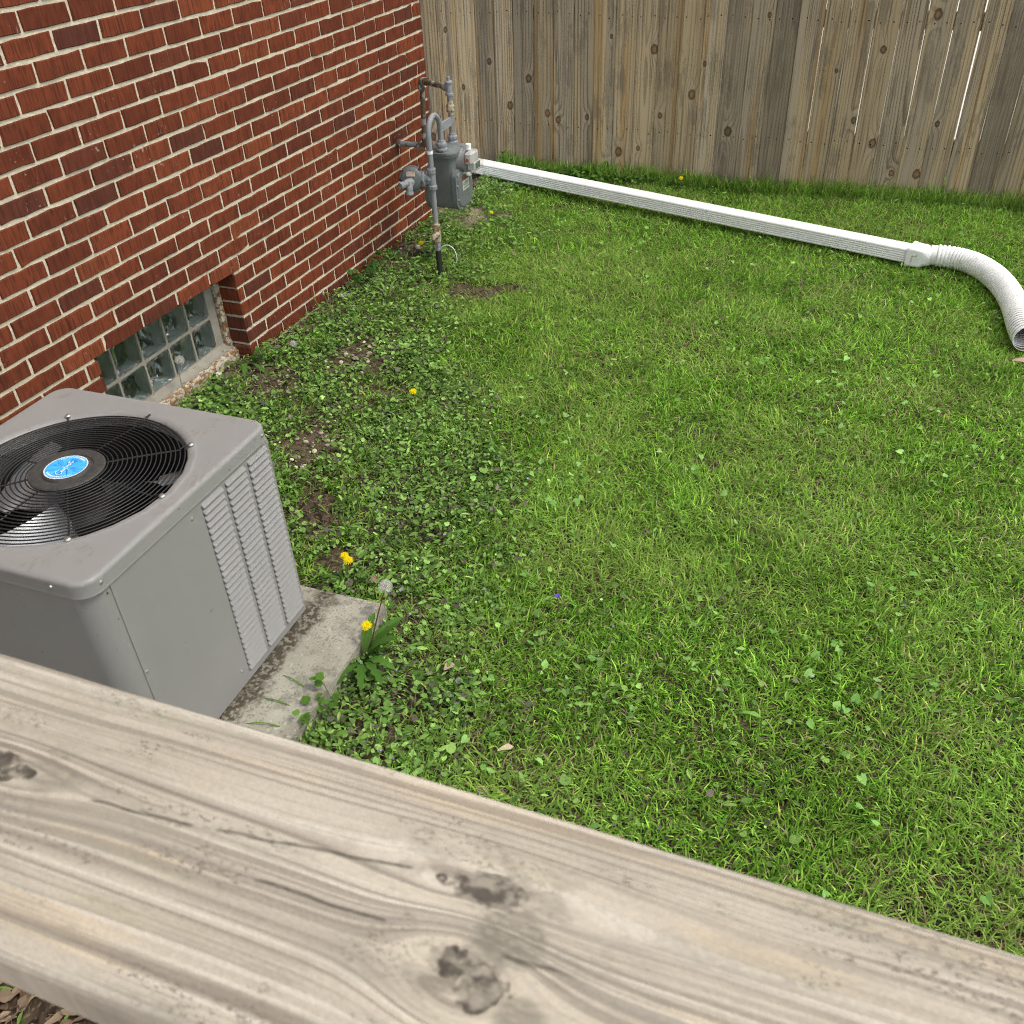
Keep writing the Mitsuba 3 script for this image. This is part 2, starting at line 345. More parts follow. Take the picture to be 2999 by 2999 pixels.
# white vinyl
def vinyl_col(p, n, uv):
    f = fbm(p.x * 3, p.y * 3, p.z * 12); d = noise(p.x * 40, p.y * 40, p.z * 60)
    c = mix((0.80, 0.80, 0.80), (0.75, 0.75, 0.74), smoothstep(0.4, 0.75, f))
    return mix(c, (0.45, 0.42, 0.37), 0.6 * smoothstep(0.955, 0.985, d))
scene['m_vinyl'] = pbr(proc(vinyl_col), 0.35, spec=0.5)
def flex_col(p, n, uv):
    f = fbm(p.x * 30, p.y * 30, p.z * 30); d = noise(p.x * 170, p.y * 170, p.z * 170)
    c = mix((0.77, 0.77, 0.765), (0.70, 0.69, 0.67), smoothstep(0.45, 0.75, f))
    return mix(c, (0.36, 0.32, 0.26), 0.5 * smoothstep(0.88, 0.95, d))
scene['m_flex'] = pbr(proc(flex_col), 0.5)
scene['m_flexin'] = pbr(proc(lambda p, n, uv: mix((0.30, 0.26, 0.20), (0.07, 0.055, 0.04), smoothstep(0.35, 0.6, fbm(p.x * 50, p.y * 50, p.z * 50)))), 0.9)

# glass blocks
scene['m_glass'] = {'type': 'dielectric', 'int_ior': 1.5}
scene['m_blockside'] = pbr(proc(lambda p, n, uv: mix((0.17, 0.21, 0.205), (0.36, 0.41, 0.395), fbm(p.y * 14 + p.x * 30, p.z * 26, p.x * 40))), 0.6)
def swirl_col(p, n, uv):
    w = fbm(p.y * 9 + 2 * noise(p.z * 13, p.y * 4), p.z * 9, 3.0)
    s = dr.abs(dr.sin((p.y * 23 + p.z * 17 + 2.6 * w) * 3.1))
    return mix((0.022, 0.030, 0.030), (0.34, 0.39, 0.385), smoothstep(0.62, 0.98, s) * smoothstep(0.35, 0.62, w))
scene['m_blockback'] = pbr(proc(swirl_col), 0.15, spec=0.6, bump=proc(lambda p, n, uv: fbm(p.y * 22, p.z * 22, 1.0), 1e-3), bscale=0.012)
def sill_col(p, n, uv):
    g = noise(p.y * 170, p.z * 170, p.x * 170); a = fbm(p.y * 30, p.z * 30, p.x * 30)
    c = mix((0.35, 0.33, 0.285), (0.22, 0.20, 0.17), a)
    return mix(c, (0.12, 0.11, 0.09), 0.7 * smoothstep(0.74, 0.86, g))
scene['m_sill'] = pbr(proc(sill_col), 0.95, bump=proc(lambda p, n, uv: fbm(p.y * 120, p.z * 120, p.x * 120), 8e-4), bscale=0.003)
def lintel_col(p, n, uv):
    a = fbm(p.y * 85, p.z * 95, p.x * 95, 5); b = noise(p.y * 150, p.z * 170, p.x * 170)
    c = mix((0.44, 0.41, 0.34), (0.24, 0.13, 0.055), smoothstep(0.46, 0.56, a))
    return mix(c, (0.075, 0.045, 0.025), 0.8 * smoothstep(0.66, 0.8, b))
scene['m_rustpaint'] = pbr(proc(lintel_col), 0.85, bump=proc(lambda p, n, uv: fbm(p.y * 55, p.z * 70, p.x * 70, 3), 8e-4), bscale=0.004)

# plants: one colour per leaf, held at its vertices
VC = {'type': 'mesh_attribute', 'name': 'vertex_color'}
def leafmat(rough, trans):
    return {'type': 'principledthin', 'base_color': VC, 'roughness': rough, 'spec_tint': 0.0, 'eta': 1.4, 'diff_trans': trans}
scene['m_grass'] = leafmat(0.5, 0.75)
scene['m_leaf'] = leafmat(0.45, 0.55)
scene['m_petal'] = leafmat(0.7, 0.6)
scene['m_stone'] = pbr(VC, 0.9, spec=0.2)

# ------------------------------------------------------------------ ground
def patch(x, y, cx, cy, rx, ry, seed=0.0):
    d = np.sqrt(((x - cx) / rx) ** 2 + ((y - cy) / ry) ** 2)
    w = meshkit.noise(np.stack([x * 11, y * 11, x * 0 + seed], -1)) - 0.5
    w2 = meshkit.noise(np.stack([x * 34, y * 34, x * 0 + seed + 3], -1)) - 0.5
    return np.clip((1.15 - d - 1.5 * w - 0.9 * w2) / 0.5, 0, 1)
def ground_z(x, y):
    p = np.stack([x, y, x * 0], -1)
    z = 0.045 * np.exp(-np.maximum(x, 0) / 0.30) + 0.020 * (meshkit.fbm(p * 2.2, 3) - 0.5) + 0.012 * (meshkit.fbm(p * 16, 3, 4) - 0.5)
    z = z + 0.035 * np.clip((x - 1.5) / 2, 0, 1) * np.clip((y + 1) / 2, 0, 1)
    z = z + 0.034 * np.exp(-((x - 1.40) / 0.32) ** 2) * np.clip((-2.95 - y) / 0.35, 0, 1)
    return z - 0.02
def grid(xs, ys, zf):
    X, Y = np.meshgrid(xs, ys, indexing='ij'); n, m = len(xs), len(ys)
    i, j = np.meshgrid(np.arange(n - 1), np.arange(m - 1), indexing='ij'); a = (i * m + j).ravel()
    F = np.vstack([np.stack([a, a + m, a + m + 1], 1), np.stack([a, a + m + 1, a + 1], 1)])
    return np.stack([X.ravel(), Y.ravel(), zf(X.ravel(), Y.ravel())], 1), F
xs = np.unique(np.r_[np.linspace(-40, -0.4, 12), np.linspace(-0.4, 3.9, 240), np.linspace(3.9, 40, 14)])
ys = np.unique(np.r_[np.linspace(-40, -5.0, 12), np.linspace(-5.0, 1.5, 330), np.linspace(1.5, 60, 16)])
add('ground', grid(xs, ys, ground_z), 'm_soil', smooth=True, label='dark soil of the yard under the grass and weeds', kind='structure')
add('driveway', hullbox((0.85, 2.3, -0.25), (16, 16, 0.03), 0.01), 'm_drive', label='pale concrete drive seen through the gaps of the fence', kind='structure')

# ------------------------------------------------------------------ brick house
UM, SH, VP, ZG = 0.10478, 0.00093, 0.0677, 22.7
CZ = (0.004664, 0.0004404, -0.001977, -0.0001126, 2.798e-05, 0.0001504)
CY = (0.01277, -0.001301, -0.00255, -3.232e-05, 6.201e-05, 0.0001504)
RY = [0, 0, 0.0066, 0.0027, 0.0049, 0.0017, -0.0002, -0.0105, -0.0054, -0.0132, 0.0043, 0.0009, 0.0051, -0.0061, 0.0144, 0.0029, 0.0146, -0.0001, 0.0017, -0.0022, 0.0029, -0.0094, -0.0009, 0]
def quad(c, u, v): return c[0] + c[1] * u + c[2] * v + c[3] * u * v + c[4] * u * u + c[5] * v * v
def bz(u, v):
    uu, vv = max(-10, min(u, 26)), max(0, min(v, 24))
    return (ZG - v) * VP + quad(CZ, uu, vv)
def by(u, r):
    uu, vv = max(-8, min(u, 25)), max(0, min(r, 23))
    return min((u - 25) * UM + SH * (r - 12) + quad(CY, uu, vv) * (1 if u < 24.9 else 0) + (RY[r] if 0 <= r < 24 and u < 24.9 else 0), 0.0)
WY0, WY1, WZ0, WZ1, REV = -2.853, -2.024, 0.05, 0.432, 0.105     # the basement window's opening and the depth of its reveal
def brick_mesh(y0, y1, zc0, zc1, seed, depth=0.022, nx=5, nz=3, side=0):
    """zc0, zc1: heights of the lower and upper edge at y0 and y1. A face whose outline and plane are a little uneven."""
    r = np.random.default_rng(int(seed * 7919) % 2**31)
    j0 = 0.0011
    def loop(inset, x, jit):
        s = np.linspace(0, 1, nx); t = np.linspace(0, 1, nz)
        P = [(a, 0) for a in s[:-1]] + [(1, b) for b in t[:-1]] + [(a, 1) for a in s[:0:-1]] + [(0, b) for b in t[:0:-1]]
        P = np.array(P); y = y0 + (y1 - y0) * P[:, 0]
        lo = zc0[0] + (zc0[1] - zc0[0]) * P[:, 0]; hi = zc1[0] + (zc1[1] - zc1[0]) * P[:, 0]; z = lo + (hi - lo) * P[:, 1]
        yc, zc = (y0 + y1) / 2, np.mean(zc0 + zc1) / 2
        y = y + np.sign(yc - y) * inset * (np.isin(P[:, 0], (0, 1))); z = z + np.where(P[:, 1] == 0, inset, 0) - np.where(P[:, 1] == 1, inset, 0)
        return np.stack([np.full(len(P), x), y + jit[:, 0], z + jit[:, 1]], 1)
    n = 2 * (nx - 1) + 2 * (nz - 1)
    jit = r.normal(0, j0, (n, 2))
    if r.random() < 0.22:                                              # a chipped corner
        jit[r.choice([0, nx - 1, nx + nz - 2, 2 * nx + nz - 3])] *= 4
    proud = r.uniform(-0.0012, 0.0014); tilt = r.normal(0, 0.0007, 2)
    rings = [loop(0, -depth, jit), loop(0, proud - 0.0026, jit), loop(0.0024, proud, jit)]
    rings[2][:, 0] += tilt[0] * np.linspace(-1, 1, n) * 0.6
    c = rings[2].mean(0); c[0] = proud + 0.0003
    V = np.vstack(rings + [[c]]); i = np.arange(n); j = (i + 1) % n; F = []
    for k in range(2):
        a, b = k * n, k * n + n
        F += [np.stack([a + i, a + j, b + j], 1), np.stack([a + i, b + j, b + i], 1)]
    F.append(np.stack([2 * n + i, 2 * n + j, i * 0 + 3 * n], 1))
    return V, np.vstack(F)

house = thing('brick_house', 'red brick house wall with pale mortar and a basement window', 'house')
hole = sbox(WY0 - 0.009, -3, WY1 + 0.009, WZ1 + 0.009)
core = extrude(sbox(-9.0, -0.4, -0.006, 5.4).difference(hole), 0.25)           # y, z plane extruded; then set back by 5 mm
cv = np.stack([core[0][:, 2] - 0.2555, core[0][:, 0], core[0][:, 1]], 1)
wall = add('wall', (cv, core[1]), 'm_mortar', house)
J = 0.0060                                                             # half a joint
bricks = []
seed = 0
for r in range(-56, 25):
    par = r % 2
    us = list(range(-60 + (par), 24 + 2, 2))
    us = [u for u in us if u <= 24]
    edges = us + [25] if us[-1] != 25 else us
    for a, b in zip(edges[:-1], edges[1:]):
        y0, y1 = by(a, r) + J, by(b, r) - (J if b < 25 else 0.0)
        pieces = [(y0, y1, 0)]
        zt = bz((a + b) / 2, r)
        if zt < WZ1 - 0.01:                                              # the rows beside the window
            pieces = []
            if y0 < WY0 - 0.03: pieces.append((y0, min(y1, WY0), 1 if y1 > WY0 - 0.05 else 0))
            if y1 > WY1 + 0.03: pieces.append((max(y0, WY1), y1, 2 if y0 < WY1 + 0.05 else 0))
            if pieces and pieces[0][2] == 1 and y1 < WY0: pieces = [(y0, WY0, 1)]
            if pieces and pieces[-1][2] == 2 and y0 > WY1: pieces[-1] = (WY1, y1, 2)
        for p0, p1, side in pieces:
            if p1 - p0 < 0.02: continue
            u0, u1 = p0 / UM + 25, p1 / UM + 25
            depth = 0.10 if (side or b >= 25) else (0.06 if abs(zt - WZ1) < 0.05 else 0.022)
            if zt - 0.04 > WZ1 or side or True:
                lo = [bz(u0, r + 0.5) + 0.0066, bz(u1, r + 0.5) + 0.0066]; hi = [bz(u0, r - 0.5) - 0.0066, bz(u1, r - 0.5) - 0.0066]
            seed += 1
            m = brick_mesh(p0, p1, lo, hi, seed, depth)
            bricks.append((m, seed, (p0 + p1) / 2, zt))
# a brick is a part where the photograph shows it large enough, nearest first; the rest of the wall is one mesh
def seen(y, z): return 0.0 < z < 1.75 and y > -3.55 + 0.10 * max(0, z)
def far(b): return math.dist((0, b[2], b[3]), CAM)
vis = sorted([b for b in bricks if seen(b[2], b[3])], key=far)
rest = [b for b in bricks if not seen(b[2], b[3])] + vis[298:]
def brick_uv(m, s): return np.full((len(m[0]), 2), s + 0.5)
for m, s, y, z in vis[:298]:
    add('brick', m, 'm_brick', wall, smooth=False, uv=brick_uv(m, s))
add('masonry', cat([b[0] for b in rest]), 'm_brick', wall, uv=np.vstack([brick_uv(b[0], b[1]) for b in rest]), kind='stuff')

# basement window of glass blocks
window = 'brick_house__window'
GX = -0.112
cols = [-2.098, -2.240, -2.385, -2.534, -2.684, -2.836]
rows_ = [(0.112, 0.243), (0.255, 0.388)]
frame_poly = sbox(WY0 - 0.012, 0.02, WY1 + 0.012, WZ1 + 0.012)
for k in range(5):
    for z0, z1 in rows_:
        frame_poly = frame_poly.difference(sbox(cols[k + 1] + 0.005, z0, cols[k] - 0.005, z1).buffer(-0.014).buffer(0.014, 4))
fm = extrude(frame_poly, 0.09)
scene[window] = ply((np.stack([fm[0][:, 2] + GX - 0.092, fm[0][:, 0], fm[0][:, 1]], 1), fm[1]), 'm_sill')
tag(window, 'basement window of glass blocks')
def slab(y0, y1, z0, z1, seed):
    """glass face of a block: flat outside with a rounded edge, wavy inside"""
    n = 26; s, t = np.meshgrid(np.linspace(0, 1, n), np.linspace(0, 1, n), indexing='ij')
    Y, Z = y0 + (y1 - y0) * s, z0 + (z1 - z0) * t
    rim = np.minimum(np.minimum(s, 1 - s), np.minimum(t, 1 - t))
    fx = GX + 0.002 - 0.005 * np.exp(-rim / 0.035)
    P = np.stack([Y * 26 + seed * 3.1, Z * 17 - Y * 12, Y * 0 + seed], -1)
    w = meshkit.noise(P) + 0.5 * meshkit.noise(P * 2.1, 3)
    bx = fx - 0.0085 - 0.0070 * w * np.clip(rim / 0.12, 0, 1)
    f = np.stack([fx, Y, Z], -1).reshape(-1, 3); b = np.stack([bx, Y, Z], -1).reshape(-1, 3)
    i, j = np.meshgrid(np.arange(n - 1), np.arange(n - 1), indexing='ij'); a = (i * n + j).ravel()
    q = np.vstack([np.stack([a, a + n, a + n + 1], 1), np.stack([a, a + n + 1, a + 1], 1)])
    edge = np.r_[np.arange(n) * n, (n - 1) * n + np.arange(1, n), np.arange(n - 2, -1, -1) * n + n - 1, np.arange(n - 2, 0, -1)]
    e2 = np.roll(edge, -1); m = n * n
    side = np.vstack([np.stack([edge, edge + m, e2 + m], 1), np.stack([edge, e2 + m, e2], 1)])
    V, F = np.vstack([f, b]), np.vstack([q, q[:, ::-1] + m, side])
    t_ = trimesh.Trimesh(V, F, process=False); 
    if t_.volume < 0: F = F[:, ::-1]
    return V, F
for c in range(5):
    for z0, z1 in rows_:
        y1, y0 = cols[c] - 0.0055, cols[c + 1] + 0.0055
        k = add('glass_block', slab(y0, y1, z0 + 0.0006, z1 - 0.0006, c * 2.3 + z0 * 9), 'm_glass', window, smooth=35)
scene[window + '__cavity'] = ply(cat([hullbox((-0.196, WY0 - 0.01, 0.05), (-0.186, WY1 + 0.01, 0.43), 0.001)]), 'm_blockback')
sides = []
for c in range(5):
    for z0, z1 in rows_:
        y1, y0 = cols[c] - 0.006, cols[c + 1] + 0.006
        for lo, hi in (((-0.185, y0 - .003, z0), (-0.126, y0 + 0.002, z1)), ((-0.185, y1 - 0.002, z0), (-0.126, y1 + .003, z1)), ((-0.185, y0, z0 - .003), (-0.126, y1, z0 + 0.002))):
            sides.append(hullbox(lo, hi, 0.0008))
scene[window + '__block_wall'] = ply(cat(sides), 'm_blockside')
# sloped mortar under the blocks, the rusting steel edge along it and up the jamb
yy = np.linspace(WY0 - 0.005, WY1 + 0.004, 60)
def strip(sec, jit, seed):
    r = np.random.default_rng(seed); rings = []
    for y in yy:
        s = np.array(sec) + r.normal(0, jit, (len(sec), 2)); rings.append(np.stack([s[:, 0], np.full(len(sec), y), s[:, 1]], 1))
    return skin(rings)
add('sill', strip([(-0.120, 0.02), (-0.084, 0.02), (-0.085, 0.078), (-0.096, 0.094), (-0.113, 0.107), (-0.120, 0.107)], 0.0009, 3), 'm_sill', window, smooth=30)
add('steel_edge', strip([(-0.083, 0.0), (-0.068, 0.0), (-0.066, 0.060), (-0.071, 0.074), (-0.084, 0.080)], 0.0016, 4), 'm_rustpaint', window, smooth=40)
zz = np.linspace(0.03, WZ1, 30); r_ = np.random.default_rng(5); rings = []
for z in zz:
    s = np.array([(-0.111, WY1 - 0.030), (-0.095, WY1 - 0.028), (-0.092, WY1 - 0.012), (-0.092, WY1 + 0.003), (-0.111, WY1 + 0.003)]) + r_.normal(0, 0.0012, (5, 2))
    rings.append(np.c_[s, np.full(5, z)])
add('steel_edge', skin(rings), 'm_rustpaint', window, smooth=40)

# ------------------------------------------------------------------ wooden fence
fence = thing('wood_fence', 'tall weathered board fence closing the back of the yard', 'fence')
FX = [[-0.4419, 0.0098], [-0.3032, 0.014], [-0.1636, 0.0123], [-0.0312, 0.0133], [0.1015, 0.0155], [0.2395, 0.0176], [0.3829, 0.0089], [0.5231, 0.0047], [0.6604, 0.0032], [0.7956, 0.0041], [0.9289, 0.0098], [1.0715, 0.0008], [1.2096, 0.0026], [1.3459, 0.0019], [1.4836, 0.0008], [1.6223, 0.004], [1.7591, 0.0005], [1.8973, -0.002], [2.0305, 0.0028], [2.1688, 0.0011], [2.3062, -0.0019], [2.4425, -0.0035], [2.5869, -0.0124], [2.7182, -0.0015], [2.8579, -0.001], [2.9924, -0.0051], [3.1269, -0.0019]]
gap = [0.0046] * 10 + [0.0036, 0.0036, 0.0008, 0.0013, 0.0010, 0.0013, 0.0014, 0.0008, 0.0020, 0.0012] + [0.0017, 0.0010, 0.0026, 0.0026, 0.0075, 0.0008, 0.0028]
gap[5] = 0.006
pre = [[-0.4419 - 0.139 * k, 0.01] for k in range(8, 0, -1)]; post = [[3.1269 + 0.139 * k, -0.002] for k in range(1, 14)]
FX = pre + FX + post; gap = [0.002] * 8 + gap + [0.002] * 13
FZ0, FZ1 = -0.03, 1.86
def fy(x): return 1.1 - 0.03 * x
nails = []
nseen = 0
for k in range(len(FX) - 1):
    (a, sa), (b, sb) = FX[k], FX[k + 1]
    ga, gb = gap[k] / 2, gap[k + 1] / 2
    rr = np.random.default_rng(100 + k); off = rr.normal(0, 0.0032)
    nz = 24; zs = np.linspace(FZ0 + rr.uniform(0, .02), FZ1 + rr.uniform(-.02, .02), nz)
    bow = rr.normal(0, 0.0015)
    rings, uvs = [], []
    ew = np.cumsum(rr.normal(0, 0.0007, (nz, 2)), 0) * 0.8; ew -= ew.mean(0)
    for q, z in enumerate(zs):
        x0, x1 = a + sa * z + ga + ew[q, 0] * 0.5, b + sb * z - gb + ew[q, 1] * 0.5
        y = fy((x0 + x1) / 2) + off + bow * math.sin(z * 2.2)
        c = 0.0034
        pts = [(x0, y + 0.016), (x0, y + c), (x0 + c, y), (x1 - c, y), (x1, y + c), (x1, y + 0.016)]
        rings.append([(px, py, z) for px, py in pts]); uvs += [(k + 1 + px - (a + b) / 2 - (sa + sb) / 2 * z, z) for px, py in pts]
    rings = np.array(rings)
    n = 6; V = rings.reshape(-1, 3); i = np.arange(n); j = (i + 1) % n
    F = np.vstack([np.vstack([np.stack([q * n + i, q * n + j, q * n + n + j], 1), np.stack([q * n + i, q * n + n + j, q * n + n + i], 1)]) for q in range(nz - 1)] +
                  [[[0, 2, 1], [0, 3, 2], [0, 4, 3], [0, 5, 4]], np.array([[0, 1, 2], [0, 2, 3], [0, 3, 4], [0, 4, 5]]) + (nz - 1) * n])
    add('board', (V, F), 'm_plank', fence, uv=np.array(uvs))
    for zr in (0.965, 0.305, 1.62):
        for s in (0.25, 0.75):
            xn = a + sa * zr + (b - a) * s + rr.normal(0, 0.006)
            nails.append(put(lathe([(0.0001, 0.0), (0.0042, 0.0), (0.0038, 0.0012)], 7), (xn, fy(xn) + off + bow * math.sin(zr * 2.2) - 0.0005, zr + rr.normal(0, 0.008)), (0, -1, 0)))
add('nail', cat(nails), 'm_blackmatte', fence, kind='stuff')
for zr in (0.925, 0.265, 1.58):
    m = hullbox((-1.6, 0, zr), (4.9, 0.038, zr + 0.089), 0.003); m[0][:, 1] += fy(m[0][:, 0]) + 0.022
    add('rail', m, 'm_plank', fence, uv=np.stack([m[0][:, 2] - zr + 90.0, m[0][:, 0]], 1))
for xp in (-1.2, 1.2, 3.6):
    m = hullbox((xp, fy(xp) + 0.062, -0.4), (xp + 0.089, fy(xp) + 0.151, 1.75), 0.004)
    add('post', m, 'm_plank', fence, uv=np.stack([m[0][:, 0] - xp + 95.0, m[0][:, 2]], 1))

# ------------------------------------------------------------------ porch rail in front of the lens, with the deck it belongs to
RZ = 1.480
rail = thing('porch_railing', 'weathered grey wooden hand rail with dark knots, close to the viewer', 'railing')
sec = []
R_ = 0.0032
y0, y1, z0, z1 = -4.932, -4.791, RZ - 0.038, RZ
N_ = 0.011
for cy, cz, a0, q in ((y1 - R_, z1 - R_, 0, R_), (y0 + N_, z1 - N_, 90, N_), (y0 + N_, z0 + N_, 180, N_), (y1 - R_, z0 + R_, 270, R_)):
    for k in range(6):
        a = math.radians(a0 + 18 * k); sec.append((cy + q * math.cos(a), cz + q * math.sin(a)))
sec = np.array(sec); rings = []
rr = np.random.default_rng(12)
for x in np.linspace(0.9, 4.2, 331):
    w = 0.0007 * np.array([meshkit.noise(np.array([x * 9, 1.0 * k, 3.0])) - 0.5 for k in range(len(sec))])
    s = sec.copy(); s[:, 0] += np.where(sec[:, 0] > -4.86, 1, -1) * w * 1.6; rings.append(np.stack([np.full(len(s), x), s[:, 0] + 0.004 * (x - 2.3) * 0, s[:, 1]], 1))
add('hand_rail', skin(rings), 'm_rail', rail, smooth=40)
for xp in (0.98, 4.0):
    m = hullbox((xp, -4.907, -0.05), (xp + 0.089, -4.818, RZ - 0.0385), 0.004)
    add('post', m, 'm_plank', rail, uv=np.stack([m[0][:, 0] - xp + 97.0, m[0][:, 2]], 1))
deck = thing('wooden_deck', 'raised board deck behind the hand rail', 'deck')
for k in range(14):
    m = hullbox((0.15, -4.95 - 0.145 * (k + 1), 0.47), (4.4, -4.95 - 0.145 * k - 0.006, 0.508), 0.004)
    add('board', m, 'm_plank', deck, uv=np.stack([m[0][:, 1] + 5.02 + 0.145 * k + 110 + k, m[0][:, 0]], 1))
for xp in (0.2, 2.2, 4.3):
    m = hullbox((xp, -6.9, -0.05), (xp + 0.04, -4.96, 0.468), 0.003)
    add('beam', m, 'm_plank', deck, uv=np.stack([m[0][:, 2] * 0.1 + 130.0, m[0][:, 1]], 1))

# ------------------------------------------------------------------ concrete pad
def concrete_pad():
    t = trimesh.creation.box((1.085, 1.06, 0.16)); t = t.subdivide_to_size(0.028)
    v = np.array(t.vertices); 
    e = np.array([0.5425, 0.53, 0.08]) - np.abs(v)
    rad = 0.012
    for a, b in ((0, 1), (0, 2), (1, 2)):
        m = (e[:, a] < 1e-6) & (e[:, b] < 1e-6)
        v[m, a] -= np.sign(v[m, a]) * rad * .3; v[m, b] -= np.sign(v[m, b]) * rad * .3
    w = np.stack([meshkit.noise(v * 9 + k * 7, k) - 0.5 for k in range(3)], 1) + 0.5 * np.stack([meshkit.noise(v * 30 + k * 7, k) - 0.5 for k in range(3)], 1)
    v = v + w * np.array([0.006, 0.006, 0.004])
    v = v + np.array([0.795, -3.875, 0.0])
    c = np.exp(-((v[:, 0] - 1.35) / 0.10) ** 2 - ((v[:, 1] + 3.93) / 0.10) ** 2) * (v[:, 2] > 0.03)   # worn, broken edge by the rail
    v[:, 0] -= 0.022 * c; v[:, 2] -= 0.016 * c
    return v, np.array(t.faces)
add('concrete_pad', concrete_pad(), 'm_concrete', smooth=35, label='worn concrete pad the air conditioner stands on', cat_='concrete slab')

# ------------------------------------------------------------------ air conditioner
ac = thing('air_conditioner', 'grey outdoor air conditioner unit on a concrete pad beside the brick wall', 'air conditioner')
AX0, AX1, AY0, AY1, AZ0, AZ1 = 0.478, 1.125, -4.082, -3.432, 0.084, 0.672
CR = 0.050
body = Polygon(rrect(AX0, AX1, AY0, AY1, CR, 10)[:, :2])
notch = sbox(AX1 - 0.030, -3.735, AX1 + 0.1, -3.447)
b2 = extrude(body.difference(notch), AZ1 - AZ0); b2[0][:, 2] += AZ0
# the cabinet is a shell under the fan: cut the well
well = Point(BC[0], BC[1]).buffer(0.272, 48)
b2 = extrude(body.difference(notch).difference(well), AZ1 - AZ0); b2[0][:, 2] += AZ0
cab = add('cabinet', b2, 'm_acpaint', ac, smooth=35)
add('coil', hullbox((AX1 - 0.0295, -3.734, AZ0 + 0.002), (AX1 - 0.0215, -3.448, AZ1 - 0.002), 0.001), 'm_coil', ac)
add('base_pan', hullbox((AX0 + 0.02, AY0 + 0.02, 0.079), (AX1 - 0.02, AY1 - 0.02, 0.088), 0.003), 'm_acpaint', ac)
# service panel with three louvred openings
LC = [(-3.7235, -3.6430), (-3.6310, -3.5500), (-3.5375, -3.4555)]
LZ0, LZ1 = 0.112, 0.657
pan = sbox(-4.0255, AZ0 + 0.004, -3.444, AZ1 - 0.001)
for a, b in LC: pan = pan.difference(sbox(a, LZ0, b, LZ1).buffer(-0.010).buffer(0.010, 4))
pm = extrude(pan, 0.0022)
panel = add('side_panel', (np.stack([pm[0][:, 2] + AX1 + 0.0004, pm[0][:, 0], pm[0][:, 1]], 1), pm[1]), 'm_acpaint', ac)
NS = 29
pitch = (LZ1 - LZ0) / NS
for a, b in LC:
    for k in range(NS):
        zt = LZ1 - pitch * k - 0.001
        ca = 0.0035
        sec = [(-0.0040, zt), (0.0000, zt - 0.0016), (0.0088, zt - pitch * 0.60), (0.0080, zt - pitch * 0.66), (-0.0006, zt - 0.0036), (-0.0046, zt - 0.0018)]
        ends = []
        for y, sc in ((a + 0.0004, 0.55), (a + 0.0022, 1.0), (b - 0.0022, 1.0), (b - 0.0004, 0.55)):
            ends.append([(AX1 + 0.0016 + (px if px < 0 else px * sc), y, pz + (0 if px < 0 else (1 - sc) * 0.002)) for px, pz in sec])
        add('louver', skin(np.array(ends)), 'm_acpaint', panel)
# top cover: rounded lip, raised ring round the fan opening
def sq_to_circle(loop, c, rad, z):
    a = np.arctan2(loop[:, 1] - c[1], loop[:, 0] - c[0])
    return np.stack([c[0] + rad * np.cos(a), c[1] + rad * np.sin(a), a * 0 + z], 1)
def dense(loop, n=4):
    nx = np.roll(loop, -1, 0); return np.concatenate([loop + (nx - loop) * (k / n) for k in range(n)], 1).reshape(-1, 3)
def capring(ins, z): return dense(rrect(AX0 - 0.007 + ins, AX1 + 0.007 - ins, AY0 - 0.007 + ins, AY1 + 0.007 - ins, 0.046 - ins, 10, z), 6)
TZ = 0.706
L0 = capring(0.0, 0)
rings = [capring(0.0062, 0.669), capring(0.0, 0.668), capring(-0.0012, 0.6675), capring(-0.0012, 0.669), capring(0.0, 0.672), capring(0.0, TZ - 0.011), capring(0.0008, TZ - 0.006), capring(0.0035, TZ - 0.0022), capring(0.009, TZ - 0.0002), capring(0.016, TZ)]
for k in range(1, 4):
    q = capring(0.016, TZ); c_ = sq_to_circle(q, BC, 0.292, TZ); rings.append(q + (c_ - q) * k / 3)
rings += [sq_to_circle(L0, BC, 0.2895, TZ + 0.0016), sq_to_circle(L0, BC, 0.286, TZ + 0.0022), sq_to_circle(L0, BC, 0.276, TZ + 0.0008), sq_to_circle(L0, BC, 0.269, TZ - 0.0035), sq_to_circle(L0, BC, 0.266, TZ - 0.010), sq_to_circle(L0, BC, 0.266, TZ - 0.032)]
cover = add('top_cover', skin(rings, cap0=False, cap1=False), 'm_acpaint', ac, smooth=50)
shroud = lathe([(0.267, 0.672), (0.270, 0.60), (0.271, 0.30), (0.10, 0.16), (0.0001, 0.16)], 64, cap0=False, cap1=False)
add('fan_shroud', (shroud[0] + [BC[0], BC[1], 0], shroud[1]), 'm_black', ac, smooth=30)
# fan: motor and three blades of bare aluminium
motor = lathe([(0.0001, 0.50), (0.07, 0.50), (0.075, 0.51), (0.075, 0.60), (0.05, 0.615), (0.0001, 0.615)], 32, cap0=False, cap1=False)
fan = add('fan', (motor[0] + [BC[0], BC[1], 0], motor[1]), 'm_black', ac, smooth=30)
def blade(a0):
    n, m = 14, 9; rr_ = np.linspace(0.060, 0.255, n); P = []
    for q, r in enumerate(rr_):
        w = 0.42 + 0.55 * (r - 0.06) / 0.195 if r < 0.2 else 0.97 - 0.20 * (r - 0.2) / 0.055
        for s in np.linspace(-0.5, 0.5, m):
            a = a0 + s * w; z = 0.622 - 0.085 * s + 0.012 * (0.25 - s * s)
            P.append((BC[0] + r * math.cos(a), BC[1] + r * math.sin(a), z))
    P = np.array(P); i, j = np.meshgrid(np.arange(n - 1), np.arange(m - 1), indexing='ij'); a = (i * m + j).ravel()
    q = np.vstack([np.stack([a, a + m, a + m + 1], 1), np.stack([a, a + m + 1, a + 1], 1)])
    V = np.vstack([P, P - [0, 0, 0.0015]]); return V, np.vstack([q, q[:, ::-1] + n * m])
